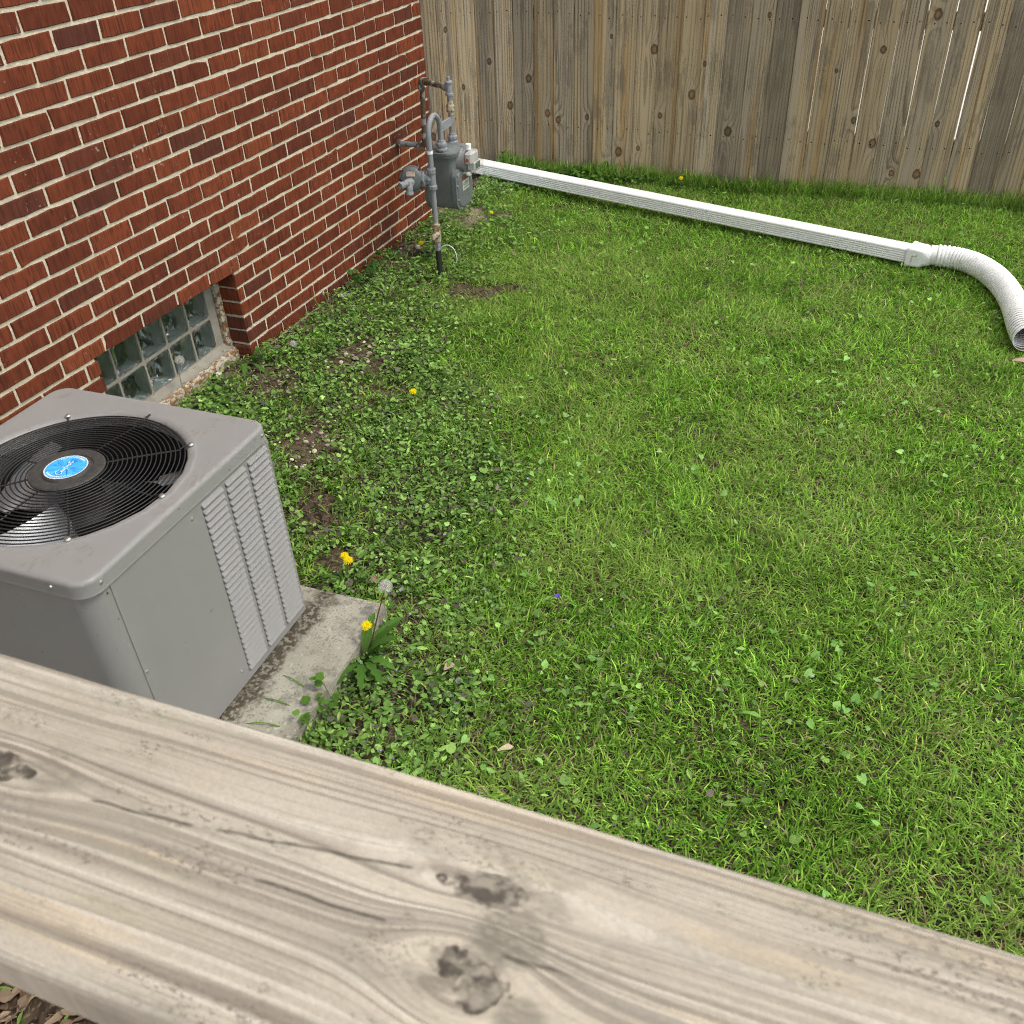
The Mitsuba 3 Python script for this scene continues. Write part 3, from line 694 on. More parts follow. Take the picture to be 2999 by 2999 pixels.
for a0 in (-74, 46, 166):
    add('blade', blade(math.radians(a0)), 'm_alu', fan, smooth=30)
# wire guard
guard = 'air_conditioner__fan_guard'
def dome(r): return TZ - 0.003 + 0.013 * (1 - (r / 0.266) ** 2)
hubm = lathe([(0.0845, dome(.085) - 0.004), (0.0855, dome(.085) + 0.001), (0.083, dome(.085) + 0.0040), (0.075, dome(.085) + 0.0052), (0.060, dome(.085) + 0.0040), (0.0575, dome(.085) + 0.0015), (0.055, dome(.085) + 0.0015), (0.0525, dome(.085) + 0.0060), (0.0495, dome(.085) + 0.0075), (0.0001, dome(.085) + 0.0075)], 64, cap0=False, cap1=False)
scene[guard] = ply((hubm[0] + [BC[0], BC[1], 0], hubm[1]), 'm_hub', smooth=35)
th = np.arange(121) * 2 * np.pi / 120
for k in range(17):
    r = 0.0905 + k * 0.0107
    path = np.stack([BC[0] + r * np.cos(th), BC[1] + r * np.sin(th), th * 0 + dome(r)], 1)
    m = tube(path, 0.00165, 6, caps=False)
    add('ring', m, 'm_black', guard, smooth=True)
for k in range(8):
    a = math.radians(-3 + 45 * k)
    e = 0.278
    rs = np.linspace(0.082, e, 14)
    path = np.stack([BC[0] + rs * math.cos(a), BC[1] + rs * math.sin(a), [min(dome(r) - 0.0030, dome(r)) if r < 0.262 else TZ + 0.0035 for r in rs]], 1)
    add('spoke', tube(path, 0.0022, 7), 'm_black', guard, smooth=35)
    if k in (0, 1, 3, 5, 7):
        s = put(lathe([(0.0075, 0.0), (0.0075, 0.002), (0.0052, 0.0052), (0.0001, 0.0062)], 14, cap1=False), (BC[0] + e * math.cos(a), BC[1] + e * math.sin(a), TZ + 0.003))
        add('screw', s, 'm_screw', guard, smooth=30)
bz0 = dome(.085) + 0.0079
bd = lathe([(0.0488, bz0 - 0.0004), (0.049, bz0), (0.0001, bz0 + 0.0001)], 64, cap0=False, cap1=False)
badge = add('badge', (bd[0] + [BC[0], BC[1], 0], bd[1]), 'm_badge', ac, label='round blue badge with a white script and a ring of lettering')
# script across the badge and small letters round its rim (baseline along +y, tops towards -x)
def bw(u, v): return (BC[0] - v, BC[1] + u, bz0 + 0.0006)
def stroke(pts, r=0.0008):
    pts = spline(pts, max(8, len(pts) * 5)); return tube([bw(u * 0.92, v * 0.9 + 0.10 * u) for u, v in pts], r * 0.62, 5)
script = [stroke([(-0.021, 0.007), (-0.026, 0.0115), (-0.032, 0.008), (-0.034, -0.002), (-0.029, -0.008), (-0.0225, -0.004), (-0.0215, 0.000)], 0.0010),
          stroke([(-0.0225, -0.003), (-0.019, -0.005), (-0.0165, -0.001), (-0.019, 0.002), (-0.0205, -0.002), (-0.0175, -0.005), (-0.0145, 0.001), (-0.0135, -0.005), (-0.0105, 0.001), (-0.0095, -0.005), (-0.0065, 0.001), (-0.0055, -0.005), (-0.0025, 0.007), (-0.0015, 0.010), (-0.0035, 0.006), (-0.0035, -0.009),
                  (-0.001, -0.005), (0.0015, 0.001), (0.003, -0.003), (0.001, -0.005), (0.005, -0.002), (0.0065, 0.002), (0.0075, -0.005), (0.010, 0.001), (0.013, 0.0005), (0.0115, -0.005), (0.0155, -0.004), (0.019, 0.009), (0.0185, -0.004), (0.022, -0.005), (0.027, -0.001)], 0.0008),
          stroke([(0.0145, 0.0045), (0.019, 0.005), (0.0245, 0.0065)], 0.0007)]
add('script', cat(script), 'm_white', badge, smooth=True)
ltr = []
for k in range(26):
    a = math.radians(28 + k * 8.2) if k < 13 else math.radians(218 + (k - 13) * 7.5)
    r0, r1 = 0.0385, 0.0435
    w = 0.055 if k % 3 else 0.03
    for s in ((-w, w) if k % 4 else (0,)):
        p = [(r0 * math.sin(a + s), r0 * math.cos(a + s)), (r1 * math.sin(a + s * 0.6), r1 * math.cos(a + s * 0.6))]
        ltr.append(tube([bw(*p[0]), bw((p[0][0] + p[1][0]) / 2, (p[0][1] + p[1][1]) / 2), bw(*p[1])], 0.00055, 4))
add('rim_lettering', cat(ltr), 'm_white', badge, smooth=True)
# screws of the cabinet
def scr(x, y, z, nrm, r=0.0055): return put(lathe([(r, -0.001), (r, 0.0015), (r * 0.8, 0.0032), (0.0001, 0.0042)], 12, cap1=False), (x, y, z), nrm)
XS = AX1 + 0.0026
for y, z in ((-4.018, 0.405), (-3.750, 0.139), (-3.760, 0.641)):
    add('screw', scr(XS, y, z, (1, 0, 0), 0.0042), 'm_screw', ac, smooth=30)
for y in (-4.045, -3.464): add('screw', scr(AX1 + 0.007, y, 0.688, (1, 0, 0), 0.0046), 'm_screw', cover, smooth=30)
for x in (1.045,): add('screw', scr(x, AY0 - 0.007, 0.688, (0, -1, 0), 0.0046), 'm_screw', cover, smooth=30)
add('screw_hole', put(lathe([(0.0001, 0.0003), (0.0024, 0.0003)], 10, cap0=False, cap1=False), (AX1 + 0.0002, -4.036, 0.648), (1, 0, 0)), 'm_blackmatte', ac)

# ------------------------------------------------------------------ gas meter with its pipes
gm = thing('gas_meter', 'grey gas meter with pipes and round regulator at the far corner of the house', 'gas meter')
PR = 0.0134
A_ = np.array([0.386, -0.84]); IN = np.array([0.386, -0.700]); OUT = np.array([0.386, -0.560])
def v(xy, z): return (xy[0], xy[1], z)
ux = np.array([0, 1.0])
arch = [v(A_, 0.555), v(A_, 0.62), v(A_, 0.705)]
for k in range(1, 12):
    a = math.pi * (1 - k / 12); arch.append((0.386, -0.770 + 0.070 * math.cos(a), 0.708 + 0.078 * math.sin(a)))
arch += [v(IN, 0.705), v(IN, 0.655), v(IN, 0.60)]
add('inlet_pipe', tube(arch, PR, 16), 'm_pipe', gm, smooth=40)
add('riser_pipe', tube([v(A_, 0.285), v(A_, 0.35), v(A_, 0.47)], PR, 16), 'm_pipe', gm, smooth=40)
add('wrapped_riser', tube([v(A_, -0.08), v(A_, 0.06), v(A_, 0.142)], [0.0155, 0.0155, 0.0150], 14), 'm_tape', gm, smooth=40, label='lower end of the riser wrapped black')
def lz(prof, xy, n=20): m = lathe(prof, n); return m[0] + [xy[0], xy[1], 0], m[1]
add('coupling', lz([(0.0135, 0.138), (0.0165, 0.140), (0.0165, 0.150), (0.0150, 0.155), (0.0165, 0.163), (0.0165, 0.180), (0.0135, 0.186)], A_, 6), 'm_pipe', gm)
# shut-off valve
add('valve', cat([lz([(0.013, 0.184), (0.0195, 0.186), (0.0195, 0.206), (0.0215, 0.214), (0.0215, 0.238), (0.0180, 0.246), (0.0205, 0.252), (0.0205, 0.276), (0.015, 0.280), (0.0134, 0.292)], A_),
                  put(lathe([(0.017, -0.026), (0.017, 0.020), (0.013, 0.026), (0.010, 0.034)], 14), (A_[0], A_[1], 0.226), (0.45, -1, 0)),
                  hullbox((A_[0] - 0.005, A_[1] - 0.066, 0.215), (A_[0] + 0.012, A_[1] - 0.030, 0.238), 0.003)]), 'm_rusty', gm, smooth=35)
wire = spline([(A_[0] + 0.014, A_[1], 0.150), (A_[0] + 0.045, A_[1] - 0.005, 0.172), (A_[0] + 0.085, A_[1] - 0.01, 0.168), (A_[0] + 0.106, A_[1] - 0.012, 0.135), (A_[0] + 0.104, A_[1] - 0.012, 0.085)], 22)
add('tracer_wire', tube(wire, 0.0021, 7), 'm_white', gm, smooth=True, label='white wire curling from the riser')
# regulator tee on the riser
add('regulator_tee', cat([lz([(0.0134, 0.452), (0.0215, 0.454), (0.0225, 0.458), (0.0225, 0.472), (0.0190, 0.476), (0.0185, 0.530), (0.0225, 0.534), (0.0225, 0.550), (0.0210, 0.556), (0.0134, 0.558)], A_),
                          put(lathe([(0.019, 0.0), (0.026, 0.018), (0.030, 0.032), (0.040, 0.034), (0.040, 0.044), (0.028, 0.047)], 8), (A_[0], A_[1], 0.504), (-1, -0.15, 0))]), 'm_pipe', gm, smooth=30)
rc, rn = np.array([0.292, -0.872, 0.508]), np.array([0.18, -1.0, 0.10])
reg = add('regulator', cat([put(lathe([(0.0001, -0.032), (0.040, -0.032), (0.055, -0.018), (0.058, -0.006), (0.064, -0.004), (0.064, 0.005), (0.058, 0.007), (0.054, 0.014), (0.044, 0.021), (0.0001, 0.025)], 36), rc, rn),
                             put(lathe([(0.024, 0.0), (0.024, 0.05)], 14), rc + np.array([0.030, 0.012, 0]), (1, 0.3, 0))]), 'm_meter', gm, smooth=35)
F_ = frame(rn, (1, 0, 0)); ex, ey, ez = F_[:, 0], F_[:, 1], F_[:, 2]
if ey[2] < 0: ey = -ey
for q in (45, 135, 225, 315, 0, 180):
    a = math.radians(q + 5); c = rc + 0.060 * (math.cos(a) * ex + math.sin(a) * ey)
    add('bolt', put(lathe([(0.0065, -0.010), (0.0065, 0.010), (0.0001, 0.0115)], 6), c, rn), 'm_tape', reg)
add('name_plate', (np.array([rc + u * ex + w * ey + t * ez for t in (0.0235, 0.0262) for u, w in ((-0.022, 0.016), (0.022, 0.016), (0.022, 0.038), (-0.022, 0.038))]),
     np.array([[4, 5, 6], [4, 6, 7], [0, 4, 7], [0, 7, 3], [1, 2, 6], [1, 6, 5], [0, 1, 5], [0, 5, 4], [2, 3, 7], [2, 7, 6]])), 'm_plate', reg)
st = rc + -0.004 * ex - 0.012 * ey + 0.020 * ez
sp = put(lathe([(0.021, -0.010), (0.020, 0.030), (0.0175, 0.034), (0.0175, 0.072), (0.0150, 0.076), (0.0130, 0.0755), (0.0125, 0.071), (0.0001, 0.071)], 24), st, 0.80 * ez - 0.42 * ex - 0.10 * ey)
add('spring_housing', sp, 'm_pipe', reg, smooth=35)
vb = rc - 0.030 * ey + 0.030 * ez - 0.006 * ex
add('vent', tube(spline([vb + 0.016 * ey - 0.008 * ez, vb + 0.004 * ey + 0.006 * ez, vb - 0.014 * ey + 0.010 * ez, vb - 0.036 * ey + 0.008 * ez], 12), np.r_[np.full(8, 0.0185), 0.0175, 0.0195, 0.021, 0.021], 16), 'm_pipe', reg, smooth=40)
# meter body
MX, MY = 0.377, -0.630
def bodysec(z, sx, sy, r=0.03): return rrect(MX - sx, MX + sx, MY - sy, MY + sy, r, 8, z)
add('meter_body', skin([bodysec(0.312, 0.060, 0.055, 0.03), bodysec(0.322, 0.072, 0.076, 0.034), bodysec(0.345, 0.078, 0.086, 0.034), bodysec(0.470, 0.078, 0.087, 0.034), bodysec(0.482, 0.073, 0.083, 0.034), bodysec(0.572, 0.072, 0.082, 0.034), bodysec(0.575, 0.084, 0.102, 0.05),
     bodysec(0.586, 0.086, 0.104, 0.05)]), 'm_meter', gm, smooth=35)
lid = add('meter_lid', skin([bodysec(0.5875, 0.086, 0.104, 0.05), bodysec(0.597, 0.086, 0.104, 0.05), bodysec(0.601, 0.082, 0.100, 0.05), bodysec(0.603, 0.066, 0.085, 0.045), bodysec(0.612, 0.056, 0.076, 0.04), bodysec(0.614, 0.050, 0.070, 0.036)]), 'm_meter', gm, smooth=35)
for a in np.arange(8) * 45 + 22:
    x, y = MX + 0.078 * math.cos(math.radians(a)), MY + 0.094 * math.sin(math.radians(a))
    add('bolt', lz([(0.0062, 0.598), (0.0062, 0.6055), (0.0001, 0.607)], (x, y), 6), 'm_pipe', lid)
def coverplate(x, sgn):
    # rounded-bottom cover of the diaphragm case, outline in y and z
    def out(ins, xx):
        pts = []
        w, zt, zb = 0.104 - ins, 0.512 - ins, 0.305 + ins
        for cy, cz, r, a0, a1 in ((w - 0.035, zt - 0.035, 0.035, 0, 90), (-w + 0.035, zt - 0.035, 0.035, 90, 180), (-w + 0.062, zb + 0.062, 0.062, 180, 270), (w - 0.062, zb + 0.062, 0.062, 270, 360)):
            for k in range(9):
                a = math.radians(a0 + (a1 - a0) * k / 8); pts.append((xx, MY + cy + r * math.cos(a), cz + r * math.sin(a)))
        p = np.array(pts); return p if sgn > 0 else p[::-1]
    s = sgn
    return skin([out(0, x - s * 0.012), out(0, x - s * 0.001), out(0.0, x + s * 0.001), out(0, x + s * 0.010), out(0.004, x + s * 0.012), out(0.011, x + s * 0.012), out(0.014, x + s * 0.018), out(0.024, x + s * 0.022)])
front = add('front_cover', coverplate(MX + 0.079, 1), 'm_meter', gm, smooth=35)
add('back_cover', coverplate(MX - 0.079, -1), 'm_meter', gm, smooth=35)
for y, z in ((-0.086, 0.49), (-0.095, 0.44), (-0.092, 0.37), (-0.060, 0.318), (0.0, 0.312), (0.060, 0.318), (0.093, 0.40), (0.07, 0.498)):
    add('bolt', put(lathe([(0.006, 0.0), (0.006, 0.006), (0.0001, 0.007)], 6), (MX + 0.079 + 0.0115, MY + y, z), (1, 0, 0)), 'm_pipe', front)
XF = MX + 0.079 + 0.0222
add('info_plate', hullbox((XF - 0.001, MY - 0.048, 0.402), (XF + 0.0016, MY + 0.034, 0.452), 0.0006), 'm_label', front)
add('red_plate', hullbox((XF - 0.001, MY - 0.048, 0.455), (XF + 0.0015, MY + 0.030, 0.478), 0.0006), 'm_labelred', front)
for z, a, b in ((0.437, -0.040, 0.020), (0.428, -0.040, 0.010), (0.414, -0.036, 0.026)):
    add('plate_line', hullbox((XF + 0.0013, MY + a, z), (XF + 0.0022, MY + b, z + 0.0045), 0.0003), 'm_meter', front)
# index: grey drum, clear box with the reading unit inside
ic = np.array([MX + 0.060, MY + 0.006, 0.547])
idx = add('index_housing', put(lathe([(0.0001, 0.0), (0.052, 0.0), (0.052, 0.044), (0.055, 0.046), (0.055, 0.056), (0.0001, 0.056)], 32), ic, (1, 0, 0)), 'm_indexgrey', gm, smooth=35)
def rbox(x0, x1, y0, y1, z0, z1, r):
    l = rrect(y0, y1, z0, z1, r, 6)[:, :2]; cc = l.mean(0)
    def ring(x, s): return np.c_[np.full(len(l), x), cc + (l - cc) * s]
    return skin([ring(x0, 1.03), ring(x0 + 0.004, 1.03), ring(x0 + 0.004, 1.0), ring(x1 - 0.006, 0.96), ring(x1 - 0.002, 0.93), ring(x1, 0.86)])
cx0 = ic[0] + 0.056
add('index_cover', rbox(cx0, cx0 + 0.062, ic[1] - 0.060, ic[1] + 0.060, 0.487, 0.603, 0.018), 'm_clear', idx, smooth=30)
add('transmitter', cat([hullbox((cx0 + 0.002, ic[1] - 0.050, 0.535), (cx0 + 0.040, ic[1] + 0.050, 0.592), 0.008), hullbox((cx0 + 0.002, ic[1] - 0.020, 0.500), (cx0 + 0.046, ic[1] + 0.048, 0.540), 0.005)]), 'm_unit', idx, smooth=30, label='pale grey reading unit inside the clear cover')
add('dial', hullbox((cx0 + 0.044, ic[1] - 0.012, 0.505), (cx0 + 0.049, ic[1] + 0.042, 0.536), 0.001), 'm_meter', idx)
add('red_seal', put(lathe([(0.008, 0.0), (0.008, 0.006), (0.0001, 0.007)], 12), (cx0 + 0.018, ic[1] - 0.050, 0.558), (0, -1, 0)), 'm_red', idx)
add('lock_boss', cat([put(lathe([(0.015, -0.012), (0.015, 0.014), (0.010, 0.016), (0.0001, 0.016)], 18), (cx0 + 0.008, ic[1] - 0.004, 0.612), (0, 0, 1)), hullbox((cx0 - 0.002, ic[1] - 0.03, 0.474), (cx0 + 0.020, ic[1] - 0.005, 0.49), 0.003)]), 'm_vinyl', idx, smooth=35)
# unions on the lid
for c in (IN, OUT):
    add('union', lz([(0.030, 0.608), (0.030, 0.616), (0.022, 0.620), (0.022, 0.626), (0.0275, 0.629), (0.0275, 0.640), (0.0245, 0.645), (0.0190, 0.648), (0.0190, 0.655), (0.0134, 0.657)], c, 8 if c is OUT else 16), 'm_pipe', gm, smooth=20)
add('meter_bracket', hullbox((0.3795, -0.695, 0.692), (0.3925, -0.565, 0.735), 0.002), 'm_pipe', gm)
# outlet: nipple, union, nipple, tee, branch to the wall drop
B_ = np.array([0.176, -0.432])
add('outlet_pipe', tube([v(OUT, 0.652), v(OUT, 0.70), v(OUT, 0.752)], PR, 16), 'm_pipe', gm, smooth=40)
add('outlet_union', lz([(0.0134, 0.742), (0.017, 0.744), (0.017, 0.756), (0.020, 0.760), (0.0235, 0.764), (0.0235, 0.786), (0.020, 0.790), (0.0165, 0.793), (0.0165, 0.806), (0.0134, 0.808)], OUT, 8), 'm_rusty', gm, smooth=20)
add('nipple', tube([v(OUT, 0.80), v(OUT, 0.82), v(OUT, 0.842)], PR, 16), 'm_pipe', gm, smooth=40)
dB = np.array([B_[0] - OUT[0], B_[1] - OUT[1], 0.0]); Lb = np.linalg.norm(dB); dB /= Lb
add('tee', cat([lz([(0.0134, 0.832), (0.0195, 0.834), (0.0195, 0.844), (0.0170, 0.847), (0.0165, 0.885), (0.0190, 0.888), (0.0200, 0.898), (0.0165, 0.902), (0.0085, 0.903), (0.0085, 0.922), (0.0001, 0.923)], OUT), put(lathe([(0.0165, 0.0), (0.0165, 0.022), (0.0200, 0.024), (0.0200, 0.038), (0.0134, 0.040)], 18), v(OUT, 0.870), dB)]), 'm_pipe', gm, smooth=35)
add('branch_pipe', tube([np.array(v(OUT, 0.870)) + dB * t for t in (0.03, 0.12, Lb - 0.02)], PR, 16), 'm_rustpipe', gm, smooth=40)
B2 = np.array([0.160, -0.428])
def elbow(path, r=0.0175): return tube(spline(path, 10), np.r_[r * 1.15, r * 1.15, np.full(6, r), r * 1.15, r * 1.15], 16)
add('elbow', elbow([np.array(v(B_, 0.870)) - dB * 0.045, np.array(v(B_, 0.870)) - dB * 0.012, v(B_, 0.862), v(B_, 0.825)]), 'm_rustpipe', gm, smooth=40)
add('drop_pipe', tube([v(B_, 0.84), ((B_[0] + B2[0]) / 2, (B_[1] + B2[1]) / 2, 0.7), v(B2, 0.575)], PR, 16), 'm_rustpipe', gm, smooth=40)
add('elbow', elbow([v(B2, 0.595), v(B2, 0.560), (B2[0] - 0.010, B2[1], 0.548), (B2[0] - 0.045, B2[1], 0.548)]), 'm_rustpipe', gm, smooth=40)
add('wall_pipe', tube([(B2[0] - 0.03, B2[1], 0.548), (0.08, B2[1], 0.548), (-0.03, B2[1], 0.548)], PR * 1.05, 16), 'm_pipe', gm, smooth=40)
add('wall_sleeve', put(lathe([(0.022, -0.006), (0.022, 0.008), (0.016, 0.016)], 16), (0.002, B2[1], 0.548), (1, 0, 0)), 'm_rustpipe', gm, smooth=30)
add('tag', tube([v(A_, 0.625), v(A_, 0.632), v(A_, 0.640)], 0.0150, 16), 'm_white', gm)

# ------------------------------------------------------------------ drain extension on the lawn
dw = thing('drain_pipe', 'long white ribbed downspout extension lying on the lawn with a corrugated hose at its end', 'drain pipe')
P1, P0 = np.array([2.705, -0.030, 0.052]), np.array([-0.010, 0.788, 0.088])
d_ = (P1 - P0) / np.linalg.norm(P1 - P0); side = np.cross([0, 0, 1.0], d_); side /= np.linalg.norm(side); up_ = np.cross(d_, side)
hw, hh = 0.050, 0.038
def sec_pts():
    pts = []
    rad = 0.010
    def arc(cx, cy, a0):
        for k in range(5): a = math.radians(a0 + 22.5 * k); pts.append((cx + rad * math.cos(a), cy + rad * math.sin(a)))
    def ribs(x, z0, z1, s):
        n = 5; dz = (z1 - z0) / n
        for k in range(n):
            zc = z0 + dz * (k + 0.5)
            for t, dep in ((-0.30, 0), (-0.12, 1), (0.12, 1), (0.30, 0)): pts.append((x - s * 0.0050 * dep, zc + dz * t))
    arc(hw - rad, hh - rad, 0); arc(-hw + rad, hh - rad, 90); ribs(-hw, hh - rad, -hh + rad, -1); arc(-hw + rad, -hh + rad, 180); arc(hw - rad, -hh + rad, 270); ribs(hw, -hh + rad, hh - rad, 1)
    return np.array(pts)
sp_ = sec_pts()
def ring_at(c): return np.asarray(c) + sp_[:, :1] * side + sp_[:, 1:] * up_
rings = [ring_at(P0 - d_ * 0.75)] + [ring_at(P0 + (P1 + d_ * 0.03 - P0) * t) for t in np.linspace(0, 1, 12)]
add('downspout', skin(np.array(rings), cap0=False, cap1=False), 'm_vinyl', dw, smooth=75)
# adapter: square collar drawn into a round neck
def rr2(c, w, h, r, n=6):
    l = rrect(-w, w, -h, h, r, n)[:, :2]; return np.asarray(c) + l[:, :1] * side + l[:, 1:] * up_
FL = spline([(2.795, -0.044, 0.060), (2.841, -0.046, 0.060), (2.906, -0.056, 0.060), (2.973, -0.090, 0.060), (3.017, -0.137, 0.061), (3.064, -0.215, 0.062), (3.110, -0.336, 0.063), (3.146, -0.505, 0.063), (3.163, -0.669, 0.063), (3.170, -0.826, 0.064), (3.186, -0.958, 0.064)], 640)
ad = [rr2(P1 - d_ * 0.006, 0.0585, 0.0480, 0.010), rr2(P1 - d_ * 0.006 + up_ * 0, 0.0615, 0.0510, 0.012), rr2(P1 + d_ * 0.010, 0.0615, 0.0510, 0.012), rr2(P1 + d_ * 0.010, 0.0585, 0.0480, 0.011), rr2(P1 + d_ * 0.064, 0.0585, 0.0475, 0.014), rr2(P1 + d_ * 0.082 + up_ * 0.004, 0.052, 0.046, 0.030), rr2(P1 + d_ * 0.108 + up_ * 0.006, 0.046, 0.046, 0.0458)]
add('adapter', skin(np.array(ad), cap0=False, cap1=False), 'm_vinyl', dw, smooth=28)
tabz = P1 + d_ * 0.032 - side * 0.0588
add('latch_slot', cat([hullbox((-0.010, -0.0006, -0.020), (-0.0075, 0.0006, 0.012), 0.0002), hullbox((-0.0075, -0.0006, 0.010), (0.012, 0.0006, 0.0125), 0.0002), hullbox((0.0100, -0.0006, 0.0125), (0.0125, 0.0006, 0.024), 0.0002)]), 'm_flexin', dw + '__adapter')
k_ = dw + '__latch_slot'
_m = scene.pop(dw + '__adapter__latch_slot')
lm = meshkit.WRITTEN[_m['filename']]
scene[dw + '__adapter__latch_slot'] = ply((tabz + lm[0][:, :1] * d_ - lm[0][:, 1:2] * side + lm[0][:, 2:3] * up_, lm[1]), 'm_flexin')
# hose: accordion radius along the path
Ls = np.r_[0, np.cumsum(np.linalg.norm(np.diff(FL, axis=0), axis=1))]
ph = Ls / 0.0205
fr_ = np.abs(2 * (ph - np.floor(ph)) - 1)
radf = 0.0555 - 0.0080 * np.clip(1 - fr_ / 0.55, 0, 1) * np.clip((Ls[-1] - Ls) / 0.03, 0, 1) + 0.002 * np.clip((Ls - 0.2) / 0.2, 0, 1)
radf[Ls < 0.03] = 0.0495
ht = tube(FL, radf, 40, caps=False)
add('hose', ht, 'm_flex', dw, smooth=45)
inn = tube(FL[-120:], radf[-120:] * 0 + radf[-1] - 0.003, 40, caps=False)
lip = skin(np.array([tube(FL[-2:], radf[-1], 40, caps=False)[0][40:], tube(FL[-2:], radf[-1] - 0.003, 40, caps=False)[0][40:]]), cap0=False, cap1=False)
add('hose_lining', cat([(inn[0], inn[1][:, ::-1]), skin(np.array([inn[0][:40], inn[0][:40] * 0.999 + inn[0][:40].mean(0) * 0.001]), cap0=False)]), 'm_flexin', dw, smooth=True)
add('hose_lip', lip, 'm_flex', dw)

# ------------------------------------------------------------------ lawn, weeds and small things on the ground
WB = np.array([(0.10, 1.2), (0.24, 0.3), (0.42, 0.0), (0.40, -0.65), (0.58, -1.26), (0.66, -1.63), (0.84, -2.08), (1.16, -2.39), (1.38, -2.77), (1.47, -3.12), (1.66, -3.36), (1.62, -3.75), (1.70, -5.2)])
def weed_edge(y): return np.interp(-y, -WB[:, 1], WB[:, 0])
BARE = [(0.60, -0.98, 0.20, 0.10), (0.80, -0.86, 0.10, 0.05), (0.82, -2.93, 0.10, 0.10), (0.68, -2.05, 0.11, 0.07), (0.13, -2.17, 0.16, 0.12), (0.24, 0.06, 0.16, 0.17), (0.41, -1.78, 0.17, 0.23), (0.60, -2.54, 0.13, 0.17), (1.06, -3.10, 0.10, 0.09), (0.09, -0.62, 0.08, 0.25), (1.15, -4.55, 0.35, 0.13)]
def bare(x, y): return np.max([patch(x, y, *b, seed=k) for k, b in enumerate(BARE)], 0)
def nz(x, y, s, k=0): return meshkit.noise(np.stack([x * s, y * s, x * 0 + 5.5], -1), k)
def fb(x, y, s, k=0): return meshkit.fbm(np.stack([x * s, y * s, x * 0 + 5.5], -1), 3, k)
def blocked(x, y):
    pad = (x > 0.27) & (x < 1.33 - 0.02 * np.clip(nz(x, y, 30), 0, 1)) & (y < -3.352) & (y > -4.40)
    meter = False
    return pad | (x < 0.012) & ~((x > -0.03) & (y > -2.8) & (y < -2.05)) | (y > fy(x) - 0.006) & (y < fy(x) + 0.05)
def in_view(x, y, m=0.35):
    # ground the frame can show, with a margin for a step to the side
    return (y < 1.5) & (y > -5.3) & (x < 3.35 + m + 0.12 * np.maximum(0, -y - 3)) & (x > -0.05)

def blades(n, seed, hmin, hmax, wmin, wmax, region, lean=(0.35, 1.25), segs=2, box=(-0.05, 3.9, -5.2, 1.45)):
    r = np.random.default_rng(seed)
    x, y = r.uniform(box[0], box[1], n), r.uniform(box[2], box[3], n)
    p = region(x, y); keep = (r.random(n) < p) & ~blocked(x, y) & in_view(x, y); x, y = x[keep], y[keep]; n = len(x)
    z = ground_z(x, y)
    tall = 0.62 + 0.75 * fb(x, y, 2.6, 11)
    clump = fb(x, y, 9, 3)
    h = r.uniform(hmin, hmax, n) * tall * (0.72 + 0.6 * clump)
    az = 2 * np.pi * (nz(x, y, 5, 21) * 1.4 + 0.5 * r.random(n) + (r.random(n) < 0.6) * r.random(n))
    le = r.uniform(lean[0], lean[1], n) * (0.75 + 0.5 * nz(x, y, 14, 5))
    dirx, diry = np.cos(az), np.sin(az); w = r.uniform(wmin, wmax, n)
    px, py = -diry, dirx
    tw = r.uniform(-0.9, 0.9, n); sx, sy = px * np.cos(tw) + dirx * np.sin(tw), py * np.cos(tw) + diry * np.sin(tw)
    pts = []
    a0 = le * 0.35
    X, Y, Z = x.copy(), y.copy(), z.copy() - 0.004
    pts.append((X, Y, Z))
    for k in range(segs):
        ang = np.minimum(a0 + (k + 0.5) / segs * le * 1.15, 1.75)
        L = h / segs
        X = X + dirx * np.sin(ang) * L; Y = Y + diry * np.sin(ang) * L; Z = Z + np.cos(ang) * L; pts.append((X, Y, Z))
    V = []
    for k, (X, Y, Z) in enumerate(pts[:-1]):
        ww = w * (1.0 if k else 0.75) * 0.5
        V += [np.stack([X - sx * ww, Y - sy * ww, Z], 1), np.stack([X + sx * ww, Y + sy * ww, Z], 1)]
    V.append(np.stack(pts[-1], 1))
    m = len(V); V = np.stack(V, 1).reshape(-1, 3)
    F = []
    for k in range(segs - 1): F += [(2 * k, 2 * k + 1, 2 * k + 3), (2 * k, 2 * k + 3, 2 * k + 2)]
    F.append((2 * segs - 2, 2 * segs - 1, 2 * segs))
    F = (np.arange(n)[:, None, None] * m + np.array(F)[None]).reshape(-1, 3)
    return V, F, x, y, m
def colour(n, r, a, b, spread=0.18):
    t = r.random((n, 1)); c = np.array(a) * (1 - t) + np.array(b) * t
    return np.clip(c * np.exp(r.normal(0, spread, (n, 1))), 0, 1)
def grass_colours(x, y, seed, m):
    r = np.random.default_rng(seed); n = len(x)
    c = colour(n, r, (0.105, 0.275, 0.027), (0.345, 0.560, 0.092), 0.42) * (0.58 + 0.70 * fb(x, y, 3.7, 131))[:, None]
    yel = np.clip((fb(x, y, 2.1, 31) - 0.44) * 4, 0, 1)[:, None] * 0.45
    c = c * (1 - yel) + np.array([0.420, 0.560, 0.150]) * yel
    k = r.random(n); s = 0.040 + 0.10 * np.clip((fb(x, y, 3.3, 47) - 0.52) * 5, 0, 1)
    dead = k < s; c[dead] = colour(dead.sum(), r, (0.52, 0.46, 0.26), (0.32, 0.25, 0.14), 0.2)
    return np.repeat(c, m, 0)
